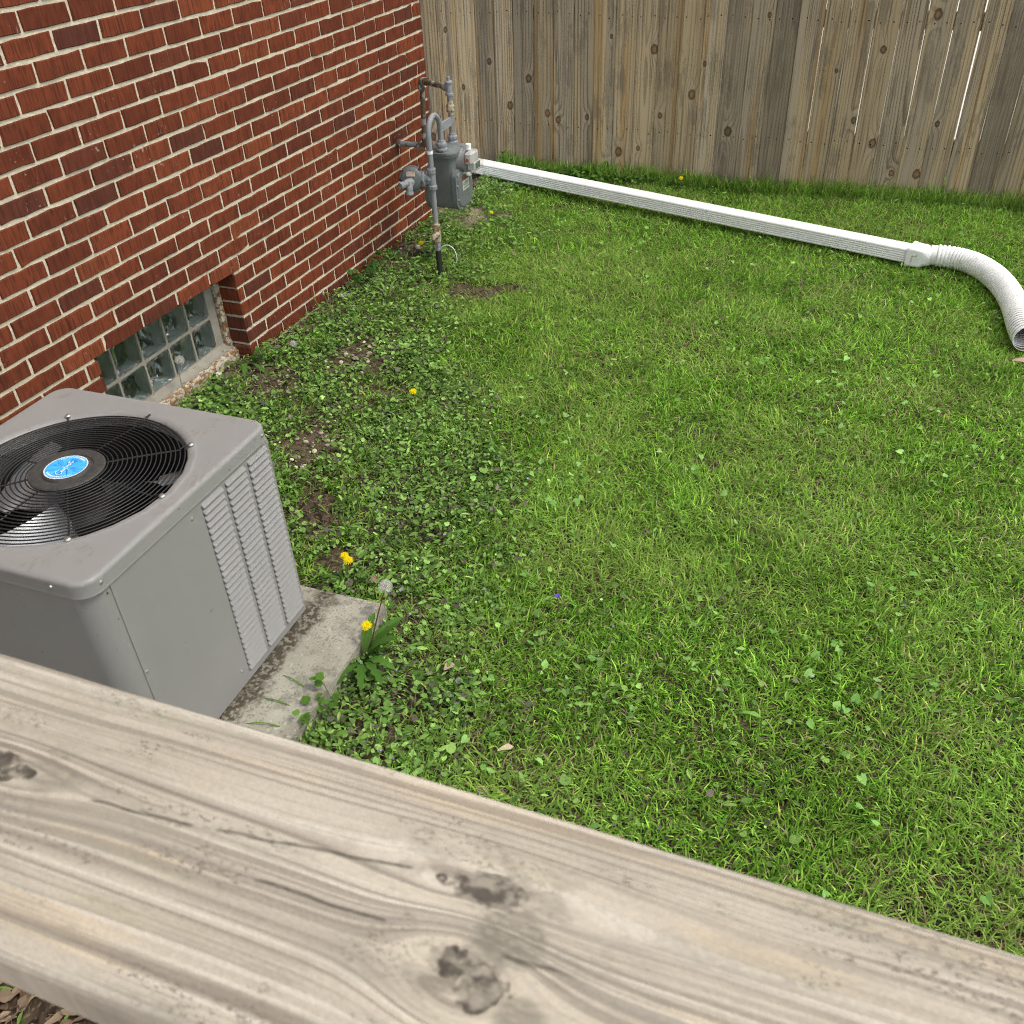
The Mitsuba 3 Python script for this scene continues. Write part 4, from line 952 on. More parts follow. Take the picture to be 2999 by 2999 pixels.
def lawn_p(x, y):
    e = weed_edge(y) + 0.85 * (fb(x, y, 2.8, 8) - 0.5) + 0.25 * (nz(x, y, 14, 9) - 0.5)
    t = np.clip((x - e) / 0.30 + 0.5, 0, 1)
    tuft = np.clip((fb(x, y, 6, 171) - 0.46) * 9, 0, 1)
    return (0.14 + 0.42 * tuft * (1 - t) + 0.86 * t) * (1 - 0.92 * bare(x, y)) * (0.62 + 0.6 * np.clip(fb(x, y, 7, 61) * 1.6 - 0.25, 0, 1)) * np.clip(0.80 - 0.06 * (y + 3), 0.6, 1) * np.where(x < 0.05, 0.5, 1)
V, F, gx, gy, m = blades(680000, 1, 0.028, 0.066, 0.0028, 0.0052, lawn_p, lean=(0.5, 1.55))
col = grass_colours(gx, gy, 2, m)
def fence_p(x, y): return np.clip(1 - (fy(x) - 0.02 - y) / 0.09, 0, 1) * (x > -0.3) * 0.55
V2, F2, gx2, gy2, m2 = blades(90000, 5, 0.06, 0.15, 0.0028, 0.0048, fence_p, lean=(0.2, 1.0), segs=3, box=(-0.3, 3.9, 0.85, 1.2))
col2 = grass_colours(gx2, gy2, 6, m2)
add('lawn_grass', (np.vstack([V, V2]), np.vstack([F, F2 + len(V)])), 'm_grass', smooth=False, color=np.vstack([col, col2]), label='short green lawn grass with dry blades and yellowish patches', kind='stuff', cat_='grass')

# leaves of the ground cover: small round scalloped leaves in pairs over one another
def leaves(x, y, z, size, r, tilt=0.55, shape='round'):
    n = len(x)
    if shape == 'round':
        a = np.linspace(0, 2 * np.pi, 9)[:-1] + np.pi / 8; rad = np.array([1, .93, 1.03, .95, .95, 1.03, .93, .62])
        P = np.stack([rad * np.cos(a + 2.75), rad * np.sin(a + 2.75), np.array([.12, .05, .14, .05, .05, .14, .05, -.05])], 1)
    elif shape == 'heart':
        P = np.array([(-0.55, 0, -.05), (-0.85, 0.42, .12), (-0.45, 0.80, .2), (0.15, 0.66, .14), (0.95, 0, -.12), (0.15, -0.66, .14), (-0.45, -0.80, .2), (-0.85, -0.42, .12)])
    else:
        P = np.array([(-1.0, 0, 0), (-0.55, .26, .10), (0.0, .36, .12), (0.55, .24, .02), (1.1, 0, -.16), (0.55, -.24, .02), (0.0, -.36, .12), (-0.55, -.26, .10)])
    P = np.vstack([P, [[0, 0, 0.0]]]); k = len(P) - 1
    az = r.uniform(0, 2 * np.pi, n); t1, t2 = r.normal(0, tilt, n), r.normal(0, tilt, n)
    nrm = np.stack([np.sin(t1), np.sin(t2), np.ones(n)], 1); nrm /= np.linalg.norm(nrm, axis=1, keepdims=True)
    ax = np.stack([np.cos(az), np.sin(az), np.zeros(n)], 1); ax -= nrm * (ax * nrm).sum(1, keepdims=True); ax /= np.linalg.norm(ax, axis=1, keepdims=True)
    ay = np.cross(nrm, ax)
    Vv = np.stack([x, y, z], 1)[:, None] + size[:, None, None] * (P[None, :, :1] * ax[:, None] + P[None, :, 1:2] * ay[:, None] + P[None, :, 2:] * nrm[:, None])
    i = np.arange(k); f = np.stack([i, (i + 1) % k, i * 0 + k], 1)
    return Vv.reshape(-1, 3), (np.arange(n)[:, None, None] * (k + 1) + f[None]).reshape(-1, 3), k + 1
def scatter(n, seed, prob, box):
    r = np.random.default_rng(seed); x, y = r.uniform(box[0], box[1], n), r.uniform(box[2], box[3], n)
    k = (r.random(n) < prob(x, y)) & ~blocked(x, y) & in_view(x, y); return x[k], y[k], r
def weed_p(x, y):
    e = weed_edge(y) + 0.85 * (fb(x, y, 2.8, 8) - 0.5) + 0.25 * (nz(x, y, 14, 9) - 0.5)
    t = np.clip(1 - (x - e + 0.08) / 0.34, 0, 1)
    stray = 0.05 * np.clip((fb(x, y, 4.5, 77) - 0.5) * 9, 0, 1) + 0.18 * np.clip(1 - np.abs(x - 1.75) / 0.9, 0, 1) * np.clip((-y - 2.6) / 0.8, 0, 1) * np.clip((fb(x, y, 5, 71) - 0.45) * 6, 0, 1)
    return np.clip((t * (0.16 + 1.15 * np.clip(fb(x, y, 6, 91) * 2.4 - 0.75, 0, 1)) + stray) * (1 - 0.93 * bare(x, y)), 0, 1)
parts, cols = [], []
x, y, r = scatter(270000, 21, weed_p, (-0.03, 3.4, -5.0, 1.1))
dens = fb(x, y, 8, 91)
z = ground_z(x, y) + 0.004 + r.random(len(x)) ** 0.8 * (0.020 + 0.045 * dens) 
sz = (0.0032 + 0.0072 * r.random(len(x)) ** 2.4) * np.where(r.random(len(x)) < 0.03, 1.7, 1.0) * (0.70 + 0.7 * nz(x, y, 5, 14))
a = leaves(x, y, z, sz, r); parts.append(a[:2])
tone = nz(x, y, 9, 19)[:, None]
c = colour(len(x), r, (0.085, 0.180, 0.040), (0.270, 0.430, 0.120), 0.36) * (0.62 + 0.7 * tone)
pur = r.random(len(x)) < 0.13; c[pur] = colour(pur.sum(), r, (0.17, 0.13, 0.11), (0.15, 0.17, 0.13), 0.25)
cols.append(np.repeat(c, a[2], 0))
x, y, r = scatter(34000, 22, weed_p, (-0.03, 3.4, -5.0, 1.1))
z = ground_z(x, y) + 0.02 + 0.035 * r.random(len(x)); a = leaves(x, y, z, r.uniform(0.009, 0.017, len(x)), r, 0.5, 'lance'); parts.append(a[:2])
cols.append(np.repeat(colour(len(x), r, (0.14, 0.27, 0.05), (0.30, 0.47, 0.13), 0.22), a[2], 0))
# broad weeds along the foot of the fence
def fenceweed(x, y): return np.clip(1 - (fy(x) - y - 0.02) / 0.16, 0, 1) * np.clip(1.25 - np.abs(x - 0.55) / 0.75, 0, 1)
x, y, r = scatter(9000, 23, fenceweed, (-0.3, 1.6, 0.8, 1.1)); dd = fy(x) - y
z = ground_z(x, y) + r.random(len(x)) * (0.03 + 0.13 * nz(x, y, 10, 2) ** 2); a = leaves(x, y, z, r.uniform(0.009, 0.020, len(x)), r, 0.5); parts.append(a[:2])
cols.append(np.repeat(colour(len(x), r, (0.07, 0.16, 0.03), (0.14, 0.27, 0.05), 0.2), a[2], 0))
def strips(n, seed, prob, lmin, lmax, w, box):
    x, y, r = scatter(n, seed, prob, box); n = len(x); z = ground_z(x, y) + 0.003
    k = 7; t = np.linspace(0, 1, k); az = r.uniform(0, 6.28, n); L_ = r.uniform(lmin, lmax, n); ri = r.uniform(0.15, 1.0, n)
    ang = ri[:, None] - 1.35 * t[None]; ds = L_[:, None] / (k - 1)
    hx = np.cumsum(np.cos(ang) * ds, 1) - np.cos(ang[:, :1]) * ds; hz = np.cumsum(np.sin(ang) * ds, 1) - np.sin(ang[:, :1]) * ds
    env = np.clip(0.22 + 1.0 * t, 0, 1) * np.clip((1 - t) * 3, 0.04, 1) * np.array([1, .7, 1, .62, 1, .8, 1]); ww = env[None] * w * r.uniform(.6, 1.3, n)[:, None] / 2
    d = np.stack([np.cos(az), np.sin(az)], 1); s = np.stack([-np.sin(az), np.cos(az)], 1)
    mx, my, mz = x[:, None] + hx * d[:, :1], y[:, None] + hx * d[:, 1:], z[:, None] + hz
    A = np.stack([mx + s[:, :1] * ww, my + s[:, 1:] * ww, mz + 0.3 * ww], -1); M = np.stack([mx, my, mz], -1); B = np.stack([mx - s[:, :1] * ww, my - s[:, 1:] * ww, mz + 0.3 * ww], -1)
    V = np.stack([A, M, B], 2).reshape(-1, 3); F = []
    for q in range(k - 1):
        a = 3 * q; F += [(a, a + 3, a + 4), (a, a + 4, a + 1), (a + 1, a + 4, a + 5), (a + 1, a + 5, a + 2)]
    return V, (np.arange(n)[:, None, None] * 3 * k + np.array(F)[None]).reshape(-1, 3), 3 * k, n, r
for n_, sd, l0, l1, w_, ca, cb in ((7500, 201, 0.030, 0.090, 0.017, (0.13, 0.27, 0.05), (0.28, 0.45, 0.12)), (5200, 202, 0.03, 0.07, 0.0022, (0.22, 0.17, 0.09), (0.24, 0.30, 0.12))):
    V_, F_2, mm, nn, r = strips(n_, sd, lambda x, y: np.clip(weed_p(x, y) + 0.5 * weed_p(x - 0.25, y), 0, 1), l0, l1, w_, (-0.03, 3.0, -5.0, 0.9))
    parts.append((V_, F_2)); cols.append(np.repeat(colour(nn, r, ca, cb, 0.22), mm, 0))
vf = cat(parts)
add('ground_cover', vf, 'm_leaf', color=np.vstack(cols), label='low creeping weeds with small round leaves spreading out from the house wall', kind='stuff', cat_='weeds')
# larger light green violet and clover leaves among the grass
def vio_p(x, y): return np.clip((x - weed_edge(y) + 0.25) / 0.3, 0, 1) * (0.04 + np.clip((fb(x, y, 3.2, 55) - 0.50) * 7, 0, 1) * np.clip((-y + 0.6) / 3.0, 0.12, 1))
x, y, r = scatter(3600, 24, vio_p, (0.3, 3.4, -5.0, 0.9))
z = ground_z(x, y) + 0.025 + 0.025 * r.random(len(x)); a = leaves(x, y, z, r.uniform(0.007, 0.017, len(x)), r, 0.45, 'heart')
add('violet_leaves', a[:2], 'm_leaf', color=np.repeat(colour(len(x), r, (0.18, 0.38, 0.09), (0.32, 0.54, 0.17), 0.18), a[2], 0), label='heart shaped light green violet leaves scattered through the lawn', kind='stuff', cat_='weeds')
# tiny purple blooms of the ground cover
x, y, r = scatter(2200, 25, lambda x, y: np.clip(weed_p(x, y) * 1.2 * np.clip((fb(x, y, 3, 88) - 0.40) * 5, 0, 1) + 0.012, 0, 1), (0.0, 3.4, -5.0, 1.0))
z = ground_z(x, y) + 0.045 + 0.02 * r.random(len(x)); a = leaves(x, y, z, r.uniform(0.0030, 0.0055, len(x)), r, 0.9, 'heart')
add('purple_blooms', a[:2], 'm_petal', color=np.repeat(colour(len(x), r, (0.30, 0.26, 0.52), (0.42, 0.38, 0.60), 0.12), a[2], 0), label='tiny pale purple flowers dotted through the weeds', kind='stuff', cat_='flowers')

# stems and runners, dead grass and crumbs of bark on the bare soil
def litter_p(x, y): return np.clip(0.9 * bare(x, y) + 0.10 * (x < weed_edge(y)) + 0.02, 0, 1)
V, F, gx, gy, m = blades(30000, 31, 0.02, 0.06, 0.0012, 0.003, litter_p, lean=(1.2, 2.2))
r = np.random.default_rng(32)
add('dry_litter', (V, F), 'm_petal', color=np.repeat(colour(len(gx), r, (0.30, 0.235, 0.15), (0.12, 0.08, 0.05), 0.3), m, 0), label='dry grass and plant crumbs on the bare soil', kind='stuff', cat_='litter')

# gravel: pieces large enough to tell apart stand alone below; the small ones are one mesh
ico = trimesh.creation.icosphere(1)
def stone(x, y, s, r, flat=0.6, sink=0.25):
    vv = np.array(ico.vertices) * np.array([s, s * r.uniform(0.6, 0.95), s * flat * r.uniform(0.7, 1.1)])
    vv *= 1 + 0.22 * (meshkit.noise(np.array(ico.vertices) * 1.7 + r.uniform(0, 99)) - 0.5)[:, None]
    a = r.uniform(0, 6.3); R2 = np.array([[math.cos(a), -math.sin(a), 0], [math.sin(a), math.cos(a), 0], [0, 0, 1]])
    zc = float(ground_z(np.array([x]), np.array([y]))[0]) + s * flat * (1 - sink)
    return vv @ R2.T + [x, y, zc], np.array(ico.faces)
def grav_p(x, y): return np.clip(np.max([patch(x, y, *b) for b in ((0.42, -1.80, 0.13, 0.20), (0.60, -2.52, 0.10, 0.16), (0.10, -2.10, 0.16, 0.14), (0.10, -0.62, 0.09, 0.3))], 0) + 0.35 * (x < 0.10) * (y > -1.9) + 0.04 * (x < weed_edge(y)), 0, 1)
x, y, r = scatter(2600, 41, grav_p, (0.0, 1.6, -4.4, 0.6))
st_, sc_ = [], []
for k in range(len(x)):
    q = stone(x[k], y[k], r.uniform(0.004, 0.0105), r); st_.append(q); sc_.append(np.repeat(colour(1, r, (0.26, 0.225, 0.18), (0.52, 0.46, 0.37), 0.2), len(q[0]), 0))
add('gravel', cat(st_), 'm_stone', smooth=True, color=np.vstack(sc_), label='small tan gravel showing between the weeds by the wall', kind='stuff', cat_='gravel')

# ------------------------------------------------------------------ single plants, flowers, stones and leaves
def vc(m, c, r=None, spread=0.0):
    n = len(m[0]); c = np.array(c)
    return np.tile(c if r is None else np.clip(c * np.exp(r.normal(0, spread)), 0, 1), (n, 1))
def leaf_blade(base, az, length, width, r, lobes=0, rise=0.5, droop=1.6, n=15, twist=0.0):
    """a leaf as a bent strip: lobes > 0 gives the toothed outline of a dandelion leaf"""
    t = np.linspace(0, 1, n); ang = rise - droop * t
    ds = length / (n - 1); hx = np.r_[0, np.cumsum(np.cos(ang[:-1]) * ds)]; hz = np.r_[0, np.cumsum(np.sin(ang[:-1]) * ds)]
    env = np.clip(0.16 + 1.1 * t ** 0.8, 0, 1) * np.clip((1 - t) * 3.2, 0.02, 1)
    tooth = 1 - (0.62 * ((t * lobes) % 1.0) * (t < 0.82) if lobes else 0)
    w = width / 2 * env * tooth
    d = np.array([math.cos(az), math.sin(az), 0]); s = np.array([-math.sin(az), math.cos(az), 0])
    mid = np.asarray(base) + hx[:, None] * d + hz[:, None] * [0, 0, 1]
    lift = 0.28 + twist
    L_ = mid + s * w[:, None] + np.array([0, 0, 1]) * (w * lift)[:, None]; R_2 = mid - s * w[:, None] + np.array([0, 0, 1]) * (w * (0.28 - twist))[:, None]
    V = np.stack([L_, mid, R_2], 1).reshape(-1, 3); F = []
    for k in range(n - 1):
        a = 3 * k; F += [(a, a + 3, a + 4), (a, a + 4, a + 1), (a + 1, a + 4, a + 5), (a + 1, a + 5, a + 2)]
    return V, np.array(F)
def daisy(c, nrm, rad, r):
    """a dandelion's flower head: three layers of narrow ray petals"""
    fr = frame(nrm); P = []
    for lay, (k, rr_, up) in enumerate(((26, 1.0, 0.10), (20, 0.74, 0.35), (14, 0.45, 0.65))):
        for q in range(k):
            a = 2 * np.pi * (q + 0.5 * lay) / k + r.normal(0, 0.06); L = rad * rr_ * r.uniform(0.86, 1.08); w = rad * 0.085
            e = np.array([math.cos(a), math.sin(a), 0]); s = np.array([-math.sin(a), math.cos(a), 0]); z0 = rad * 0.10 * lay
            pts = np.array([e * rad * 0.05 - s * w * .5 + [0, 0, z0], e * rad * 0.05 + s * w * .5 + [0, 0, z0], e * L * 0.75 + s * w + [0, 0, z0 + L * up], e * L * 0.75 - s * w + [0, 0, z0 + L * up], e * L + [0, 0, z0 + L * up * 0.9]])
            P.append((pts @ fr.T + c, np.array([[0, 1, 2], [0, 2, 3], [3, 2, 4]])))
    return cat(P)
def gz(x, y): return float(ground_z(np.array([x]), np.array([y]))[0])
def stem_between(a, b, bend=(0, 0, 0), r0=0.0020, r1=0.0016):
    a, b = np.asarray(a, float), np.asarray(b, float); m = (a + b) / 2 + bend
    p = spline([a, m, b], 9); return tube(p, np.linspace(r0, r1, 9), 6)
STEM = (0.20, 0.20, 0.09)
def rosette(key, x, y, r, n, length, width, lobes, col, rise=(0.3, 0.9), azs=None, z=None):
    z = gz(x, y) + 0.004 if z is None else z
    for k in range(n):
        az = (azs[k] if azs else 2 * np.pi * (k + r.uniform(-.25, .25)) / n)
        m = leaf_blade((x + 0.006 * math.cos(az), y + 0.006 * math.sin(az), z), az, length * r.uniform(0.75, 1.15), width * r.uniform(0.85, 1.15), r, lobes, r.uniform(*rise), r.uniform(0.9, 1.5), twist=r.normal(0, 0.12))
        add('leaf', m, 'm_leaf', key, smooth=True, color=vc(m, col, r, 0.14))
def flower(key, c, nrm, rad, r, base=None, bend=(0, 0, 0), stemcol=STEM):
    m = daisy(np.asarray(c), nrm, rad, r); k = add('flower', m, 'm_petal', key, color=vc(m, (0.86, 0.70, 0.015)))
    cup = put(lathe([(0.0018, -0.011), (0.0050, -0.008), (0.0056, -0.002), (0.0046, 0.002)], 9), c, nrm); add('calyx', cup, 'm_leaf', k, smooth=True, color=vc(cup, (0.09, 0.16, 0.035)))
    if base is not None:
        s = stem_between(base, np.asarray(c) - 0.009 * np.asarray(nrm, float) / np.linalg.norm(nrm), bend); add('stem', s, 'm_leaf', key, smooth=True, color=vc(s, stemcol))
def puff(key, c, rad, r, base, bend, stemcol):
    P = []; n = 190
    for k in range(n):
        zz_ = 1 - 2 * (k + .5) / n; a = k * 2.39996; e = np.array([math.sqrt(1 - zz_ * zz_) * math.cos(a), math.sqrt(1 - zz_ * zz_) * math.sin(a), zz_])
        if zz_ < -0.80: continue
        s = np.cross(e, [0.3, 0.2, 0.9]); s /= np.linalg.norm(s); t = np.cross(e, s); w = 0.00022
        A, B = e * rad * 0.22, e * rad * 0.86
        P.append((np.array([A - s * w, A + s * w, B + s * w, B - s * w]) + c, np.array([[0, 1, 2], [0, 2, 3]])))
        for q in range(6):
            b = q * math.pi / 3 + k; g = math.cos(b) * s + math.sin(b) * t; h_ = np.cross(e, g)
            P.append((np.array([B - h_ * w, B + h_ * w, e * rad * 1.0 + g * rad * 0.20]) + c, np.array([[0, 1, 2]])))
    m = cat(P); k = add('seed_head', m, 'm_petal', key, color=vc(m, (0.72, 0.71, 0.68)))
    core_ = trimesh.creation.icosphere(2, rad * 0.24); q = (np.array(core_.vertices) + c, np.array(core_.faces)); add('seeds', q, 'm_petal', k, smooth=True, color=vc(q, (0.30, 0.24, 0.13)))
    s = stem_between(base, np.asarray(c) - [0, 0, rad * 0.2], bend, 0.0022, 0.0017); add('stem', s, 'm_leaf', key, smooth=True, color=vc(s, stemcol))
r = np.random.default_rng(77)
GL, DL = (0.105, 0.205, 0.030), (0.055, 0.125, 0.028)
d1 = thing('dandelion', 'dandelion with two yellow flowers side by side beside the air conditioner', 'dandelion')
rosette(d1, 1.112, -3.205, r, 9, 0.085, 0.024, 5, (0.10, 0.21, 0.045))
flower(d1, (1.103, -3.176, 0.072), (0.1, -0.25, 1), 0.0150, r, (1.112, -3.203, 0.0), (0, 0.006, 0.005))
flower(d1, (1.124, -3.190, 0.070), (0.25, -0.35, 1), 0.0170, r, (1.113, -3.206, 0.0), (0.004, 0, 0.004))
d2 = thing('dandelion', 'dandelion with one yellow flower and a tall seed head growing against the concrete pad', 'dandelion')
rosette(d2, 1.352, -3.530, r, 10, 0.155, 0.042, 6, (0.085, 0.185, 0.036), rise=(0.75, 1.35), azs=[3.0, 1.2, 1.6, 0.2, 0.75, -0.7, 5.2, 0.5, 4.6, -0.3], z=0.03)
flower(d2, (1.366, -3.506, 0.150), (0.15, -0.45, 1), 0.0165, r, (1.353, -3.530, 0.0), (-0.004, 0.0, 0.0), (0.22, 0.24, 0.08))
puff(d2, np.array([1.362, -3.376, 0.182]), 0.0215, r, (1.356, -3.525, 0.0), (0.008, -0.02, 0.02), (0.11, 0.065, 0.035))
d3 = thing('dandelion', 'dandelion gone to seed on a curved stem in front of the glass block window', 'dandelion')
rosette(d3, 0.035, -2.430, r, 10, 0.135, 0.030, 6, (0.085, 0.175, 0.036), azs=[-2.2, -1.2, -0.5, 0.3, 1.0, 1.7, 2.4, -1.8, -0.1, 0.7])
puff(d3, np.array([-0.030, -2.433, 0.222]), 0.0200, r, (0.030, -2.430, 0.02), (-0.022, -0.030, -0.010), (0.27, 0.29, 0.14))
d4 = thing('dandelion', 'dandelion with a yellow flower between the brick wall and the gas riser', 'dandelion')
rosette(d4, 0.196, -0.630, r, 7, 0.10, 0.026, 5, (0.08, 0.17, 0.03))
flower(d4, (0.171, -0.604, 0.075), (0.1, -0.5, 1), 0.0185, r, (0.194, -0.628, 0.01))
d5 = thing('dandelion', 'single yellow dandelion flower low in the grass at the edge of the weeds', 'dandelion')
flower(d5, (0.841, -2.126, 0.055), (0.2, -0.4, 1), 0.0170, r, (0.843, -2.120, 0.0)); rosette(d5, 0.843, -2.12, r, 6, 0.07, 0.02, 5, GL)
d6 = thing('dandelion', 'small yellow dandelion flower in the grass at the foot of the board fence', 'dandelion')
flower(d6, (1.307, 0.898, 0.075), (0.1, -0.6, 1), 0.0160, r, (1.305, 0.91, 0.0))
d7 = thing('dandelion', 'yellow dandelion flower lying low on the ground just right of the gas meter', 'dandelion')
flower(d7, (0.347, 0.014, 0.060), (0.3, -0.4, 1), 0.0130, r, (0.345, 0.02, 0.0))
d8 = thing('dandelion', 'closed dandelion buds on thin stems standing against the bottom of the brick wall', 'dandelion')
for bx, by_, h, c in ((0.030, -1.512, 0.105, (0.30, 0.24, 0.05)), (0.062, -1.478, 0.125, (0.55, 0.52, 0.46))):
    s = stem_between((bx + 0.03, by_ - 0.03, 0.01), (bx, by_, h), (0.012, 0, 0.01)); add('stem', s, 'm_leaf', d8, smooth=True, color=vc(s, (0.17, 0.22, 0.08)))
    b = put(lathe([(0.0015, -0.012), (0.0052, -0.006), (0.0055, 0.002), (0.003, 0.011), (0.0012, 0.014)], 9), (bx, by_, h), (0, 0, 1)); add('bud', b, 'm_petal', d8, smooth=True, color=vc(b, c))
rosette(d8, 0.075, -1.53, r, 6, 0.10, 0.024, 5, (0.10, 0.20, 0.04))
d9 = thing('dandelion', 'grey half blown seed head low among the small weeds below the window corner', 'dandelion')
puff(d9, np.array([0.135, -1.895, 0.062]), 0.0165, r, (0.138, -1.89, 0.0), (0.0, 0.0, 0.0), (0.22, 0.2, 0.1))
# broad leaved plants
p1 = thing('leafy_weed', 'broad leaved weed with one upright leaf at the right corner of the window', 'weed')
rosette(p1, 0.020, -2.050, r, 3, 0.085, 0.036, 0, (0.085, 0.19, 0.035), rise=(1.2, 1.5), azs=[0.4, 1.2, -0.6])
rosette(p1, 0.010, -2.080, r, 4, 0.125, 0.030, 5, (0.10, 0.20, 0.045), rise=(0.15, 0.4), azs=[-2.5, -1.1, -0.2, 0.8], z=0.045)
p2 = thing('leafy_weed', 'dark green weed with divided leaves against the brick wall', 'weed')
for k in range(11):
    az = r.uniform(-1.5, 1.5); L_ = r.uniform(0.07, 0.14); b0 = np.array([0.050, -1.085, 0.02]); tip = b0 + [math.cos(az) * L_ * 0.55, math.sin(az) * L_ * 1.0, L_ * r.uniform(0.65, 1.0)]
    s = stem_between(b0, tip, (0, 0, 0.012), 0.0022, 0.0014); kk = add('stem', s, 'm_leaf', p2, smooth=True, color=vc(s, (0.08, 0.13, 0.04)))
    lf = [leaf_blade(tip, az + q, 0.046 * r.uniform(.8, 1.15), 0.024, r, 3, 0.25, 1.1, 9) for q in (-1.15, -0.5, 0.05, 0.6, 1.2)]
    m = cat(lf); add('leaf', m, 'm_leaf', p2, smooth=True, color=vc(m, (0.050, 0.112, 0.026), r, 0.12))
p3 = thing('leafy_weed', 'pale spiky grass tuft among the weeds left of the gas riser', 'weed')
rosette(p3, 0.26, -1.20, r, 8, 0.12, 0.012, 0, (0.20, 0.31, 0.09), rise=(1.1, 1.5))
p4 = thing('leafy_weed', 'toothed rosette lying beside the bare pebbly patch by the wall', 'weed')
rosette(p4, 0.16, -1.62, r, 9, 0.12, 0.032, 6, (0.11, 0.215, 0.05), rise=(0.2, 0.7))
p5 = thing('leafy_weed', 'round leaved weed and thin grass arching over the broken edge of the concrete pad', 'weed')
for k in range(7):
    x, y = 1.365 + r.normal(0, 0.012), -3.740 + r.normal(0, 0.035); tip = np.array([x - 0.03 + r.normal(0, .02), y + r.normal(0, .02), 0.075 + r.uniform(0, 0.06)])
    s = stem_between((x, y, 0.0), tip, (0.006, 0, 0.01), 0.0014, 0.001); add('stem', s, 'm_leaf', p5, smooth=True, color=vc(s, (0.15, 0.22, 0.06)))
    for q in range(3):
        a = leaves(np.array([tip[0] + r.normal(0, .008)]), np.array([tip[1] + r.normal(0, .008)]), np.array([tip[2] - 0.012 * q]), np.array([r.uniform(0.009, 0.014)]), r, 0.35); add('leaf', a[:2], 'm_leaf', p5, color=vc(a, (0.10, 0.21, 0.035), r, 0.15))
for q in range(3):
    m = leaf_blade((1.345, -3.72 - 0.05 * q, 0.0), 2.9 + 0.25 * q, 0.22, 0.0045, r, 0, 1.25, 1.9, 16); add('leaf', m, 'm_leaf', p5, smooth=True, color=vc(m, (0.14, 0.25, 0.045)))
p6 = thing('wall_stalk', 'thin dry stalk leaning up against the far brick wall', 'weed stalk')
s = tube(spline([(0.012, -0.835, 0.02), (0.030, -0.86, 0.12), (0.078, -0.885, 0.262)], 10), np.linspace(0.0020, 0.0013, 10), 6); add('stem', s, 'm_leaf', p6, smooth=True, color=vc(s, (0.24, 0.19, 0.08)))
b = put(lathe([(0.0015, -0.004), (0.006, 0.001), (0.0045, 0.007), (0.001, 0.010)], 8), (0.079, -0.886, 0.264)); add('seed_head', b, 'm_leaf', p6, smooth=True, color=vc(b, (0.42, 0.35, 0.22)))
# purple violet
vi = thing('violet', 'purple violet flower standing in the lawn right of the pad', 'flower')
for q, (a, L_) in enumerate(((1.57, .013), (0.35, .012), (2.8, .012), (-0.9, .012), (-2.2, .012))):
    m = leaf_blade((1.792, -3.143, 0.062), a, L_, 0.011, r, 0, 0.9, 1.2, 7); add('petal', m, 'm_petal', vi, smooth=True, color=vc(m, (0.16, 0.10, 0.52), r, 0.1))
s = stem_between((1.79, -3.137, 0), (1.792, -3.143, 0.060), (0.003, 0, 0)); add('stem', s, 'm_leaf', vi, smooth=True, color=vc(s, STEM))
# fallen leaves
def dead_leaf(x, y, z, az, L_, w, lab, col, tilt=0.25):
    m = leaf_blade((x, y, z), az, L_, w, r, 0, tilt, 0.9, 11, twist=0.35)
    add('fallen_leaf', m, 'm_petal', None, smooth=True, color=vc(m, col), label=lab, cat_='leaf')
dead_leaf(1.822, -3.712, 0.050, 0.75, 0.046, 0.016, 'narrow pale dry leaf on the lawn just beyond the hand rail', (0.62, 0.52, 0.36))
dead_leaf(3.120, -1.150, 0.045, 0.2, 0.075, 0.030, 'pinkish dry leaf in the grass below the open end of the hose', (0.50, 0.36, 0.29))
dead_leaf(1.585, -3.500, 0.045, 1.2, 0.040, 0.026, 'curled pale brown leaf among the weeds right of the concrete pad', (0.48, 0.37, 0.28))
dead_leaf(1.240, -3.235, 0.045, 2.2, 0.045, 0.026, 'curled brown leaf beside the back corner of the concrete pad', (0.32, 0.22, 0.16))
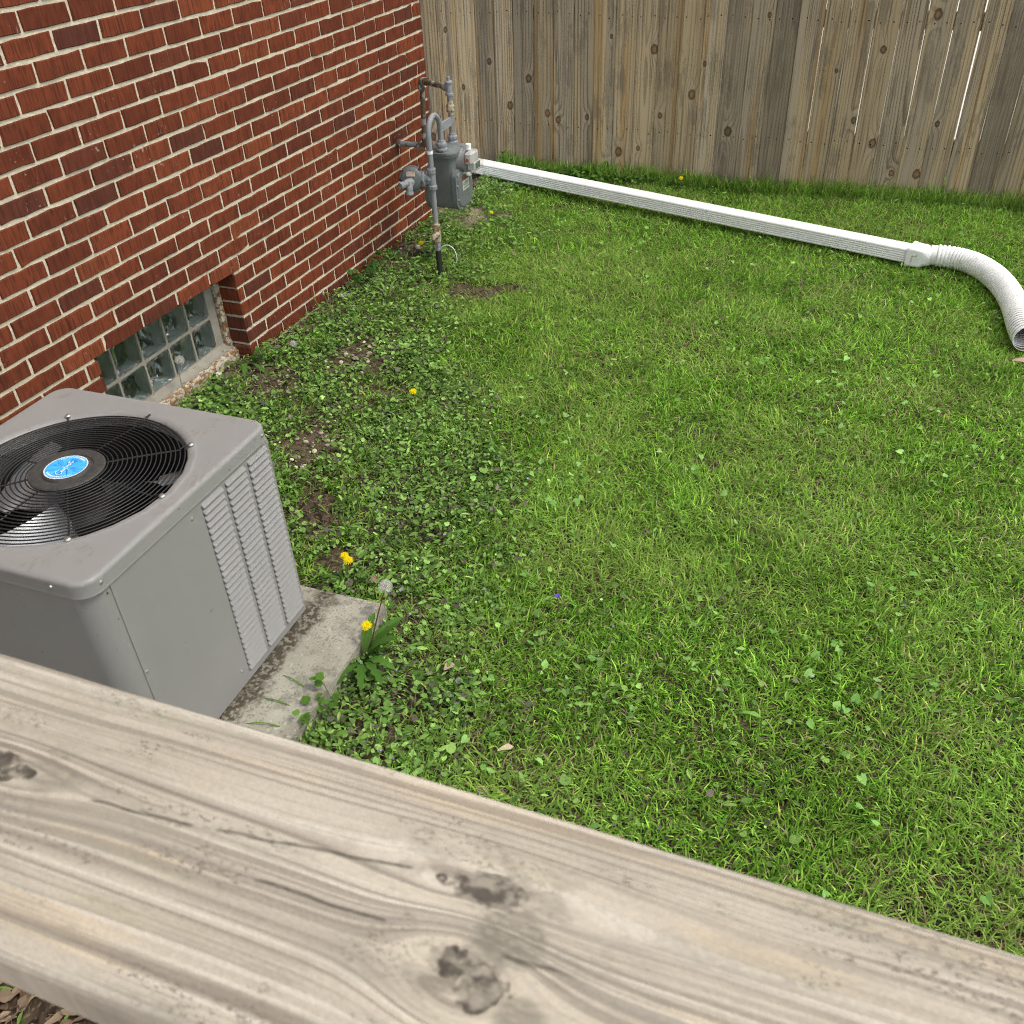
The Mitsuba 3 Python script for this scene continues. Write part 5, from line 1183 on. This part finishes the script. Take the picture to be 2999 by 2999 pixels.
# stones large enough to tell apart
for k, (x, y, s_) in enumerate([(0.30, -1.70, .017), (0.36, -1.66, .015), (0.41, -1.70, .018), (0.46, -1.67, .016), (0.50, -1.64, .019), (0.38, -1.75, .018), (0.44, -1.76, .020), (0.34, -1.80, .016), (0.40, -1.82, .021), (0.47, -1.83, .015), (0.36, -1.88, .018), (0.43, -1.90, .019), (0.33, -1.95, .017), (0.40, -1.97, .022), (0.49, -1.93, .016), (0.29, -1.90, .015), (0.54, -1.70, .015),
                                  (0.58, -2.44, .016), (0.63, -2.48, .018), (0.56, -2.52, .017), (0.62, -2.56, .020), (0.66, -2.60, .016), (0.58, -2.62, .019), (0.64, -2.66, .015)]):
    m = stone(x, y, s_ * 0.75, r); p_ = y > -2.2
    add('pebble', m, 'm_stone', None, smooth=True, color=vc(m, colour(1, r, (0.34, 0.29, 0.225), (0.58, 0.51, 0.41), 0.12)[0]), cat_='pebble',
        label='tan pebble in the bare stony patch between the brick wall and the lawn' if p_ else 'tan pebble in the small stony patch behind the air conditioner', group='pebbles of the patch by the wall' if p_ else 'pebbles of the patch behind the air conditioner')
for x, y, s_, lab in ((-0.045, -2.225, .026, 'rounded grey stone lying below the rusty edge of the window'), (0.045, -1.285, .024, 'pale rounded stone at the foot of the brick wall'), (0.12, -0.545, .024, 'tan stone at the wall behind the yellow dandelion by the gas riser'), (0.22, -1.08, .018, 'whitish stone among the weeds in front of the dark divided leaves')):
    m = stone(x, y, s_, r); add('stone', m, 'm_stone', None, smooth=True, color=vc(m, colour(1, r, (0.36, 0.33, 0.28), (0.5, 0.46, 0.39), 0.1)[0]), cat_='stone', label=lab)
# leaf litter under the rail
x = r.uniform(0.85, 1.5, 420); y = r.uniform(-4.85, -4.42, 420); ps, cs = [], []
for k in range(420):
    m = leaf_blade((x[k], y[k], gz(x[k], y[k]) + r.uniform(0.004, 0.03)), r.uniform(0, 6.3), r.uniform(0.025, 0.05), r.uniform(0.014, 0.026), r, 0, r.uniform(-.2, .5), r.uniform(-.6, 1.2), 7, twist=r.normal(0, .4)); ps.append(m)
    cs.append(np.repeat(colour(1, r, (0.22, 0.15, 0.10), (0.40, 0.31, 0.235), 0.2), len(m[0]), 0))
add('leaf_litter', cat(ps), 'm_petal', smooth=False, color=np.vstack(cs), label='brown dead leaves on the soil under the hand rail', kind='stuff', cat_='leaves')
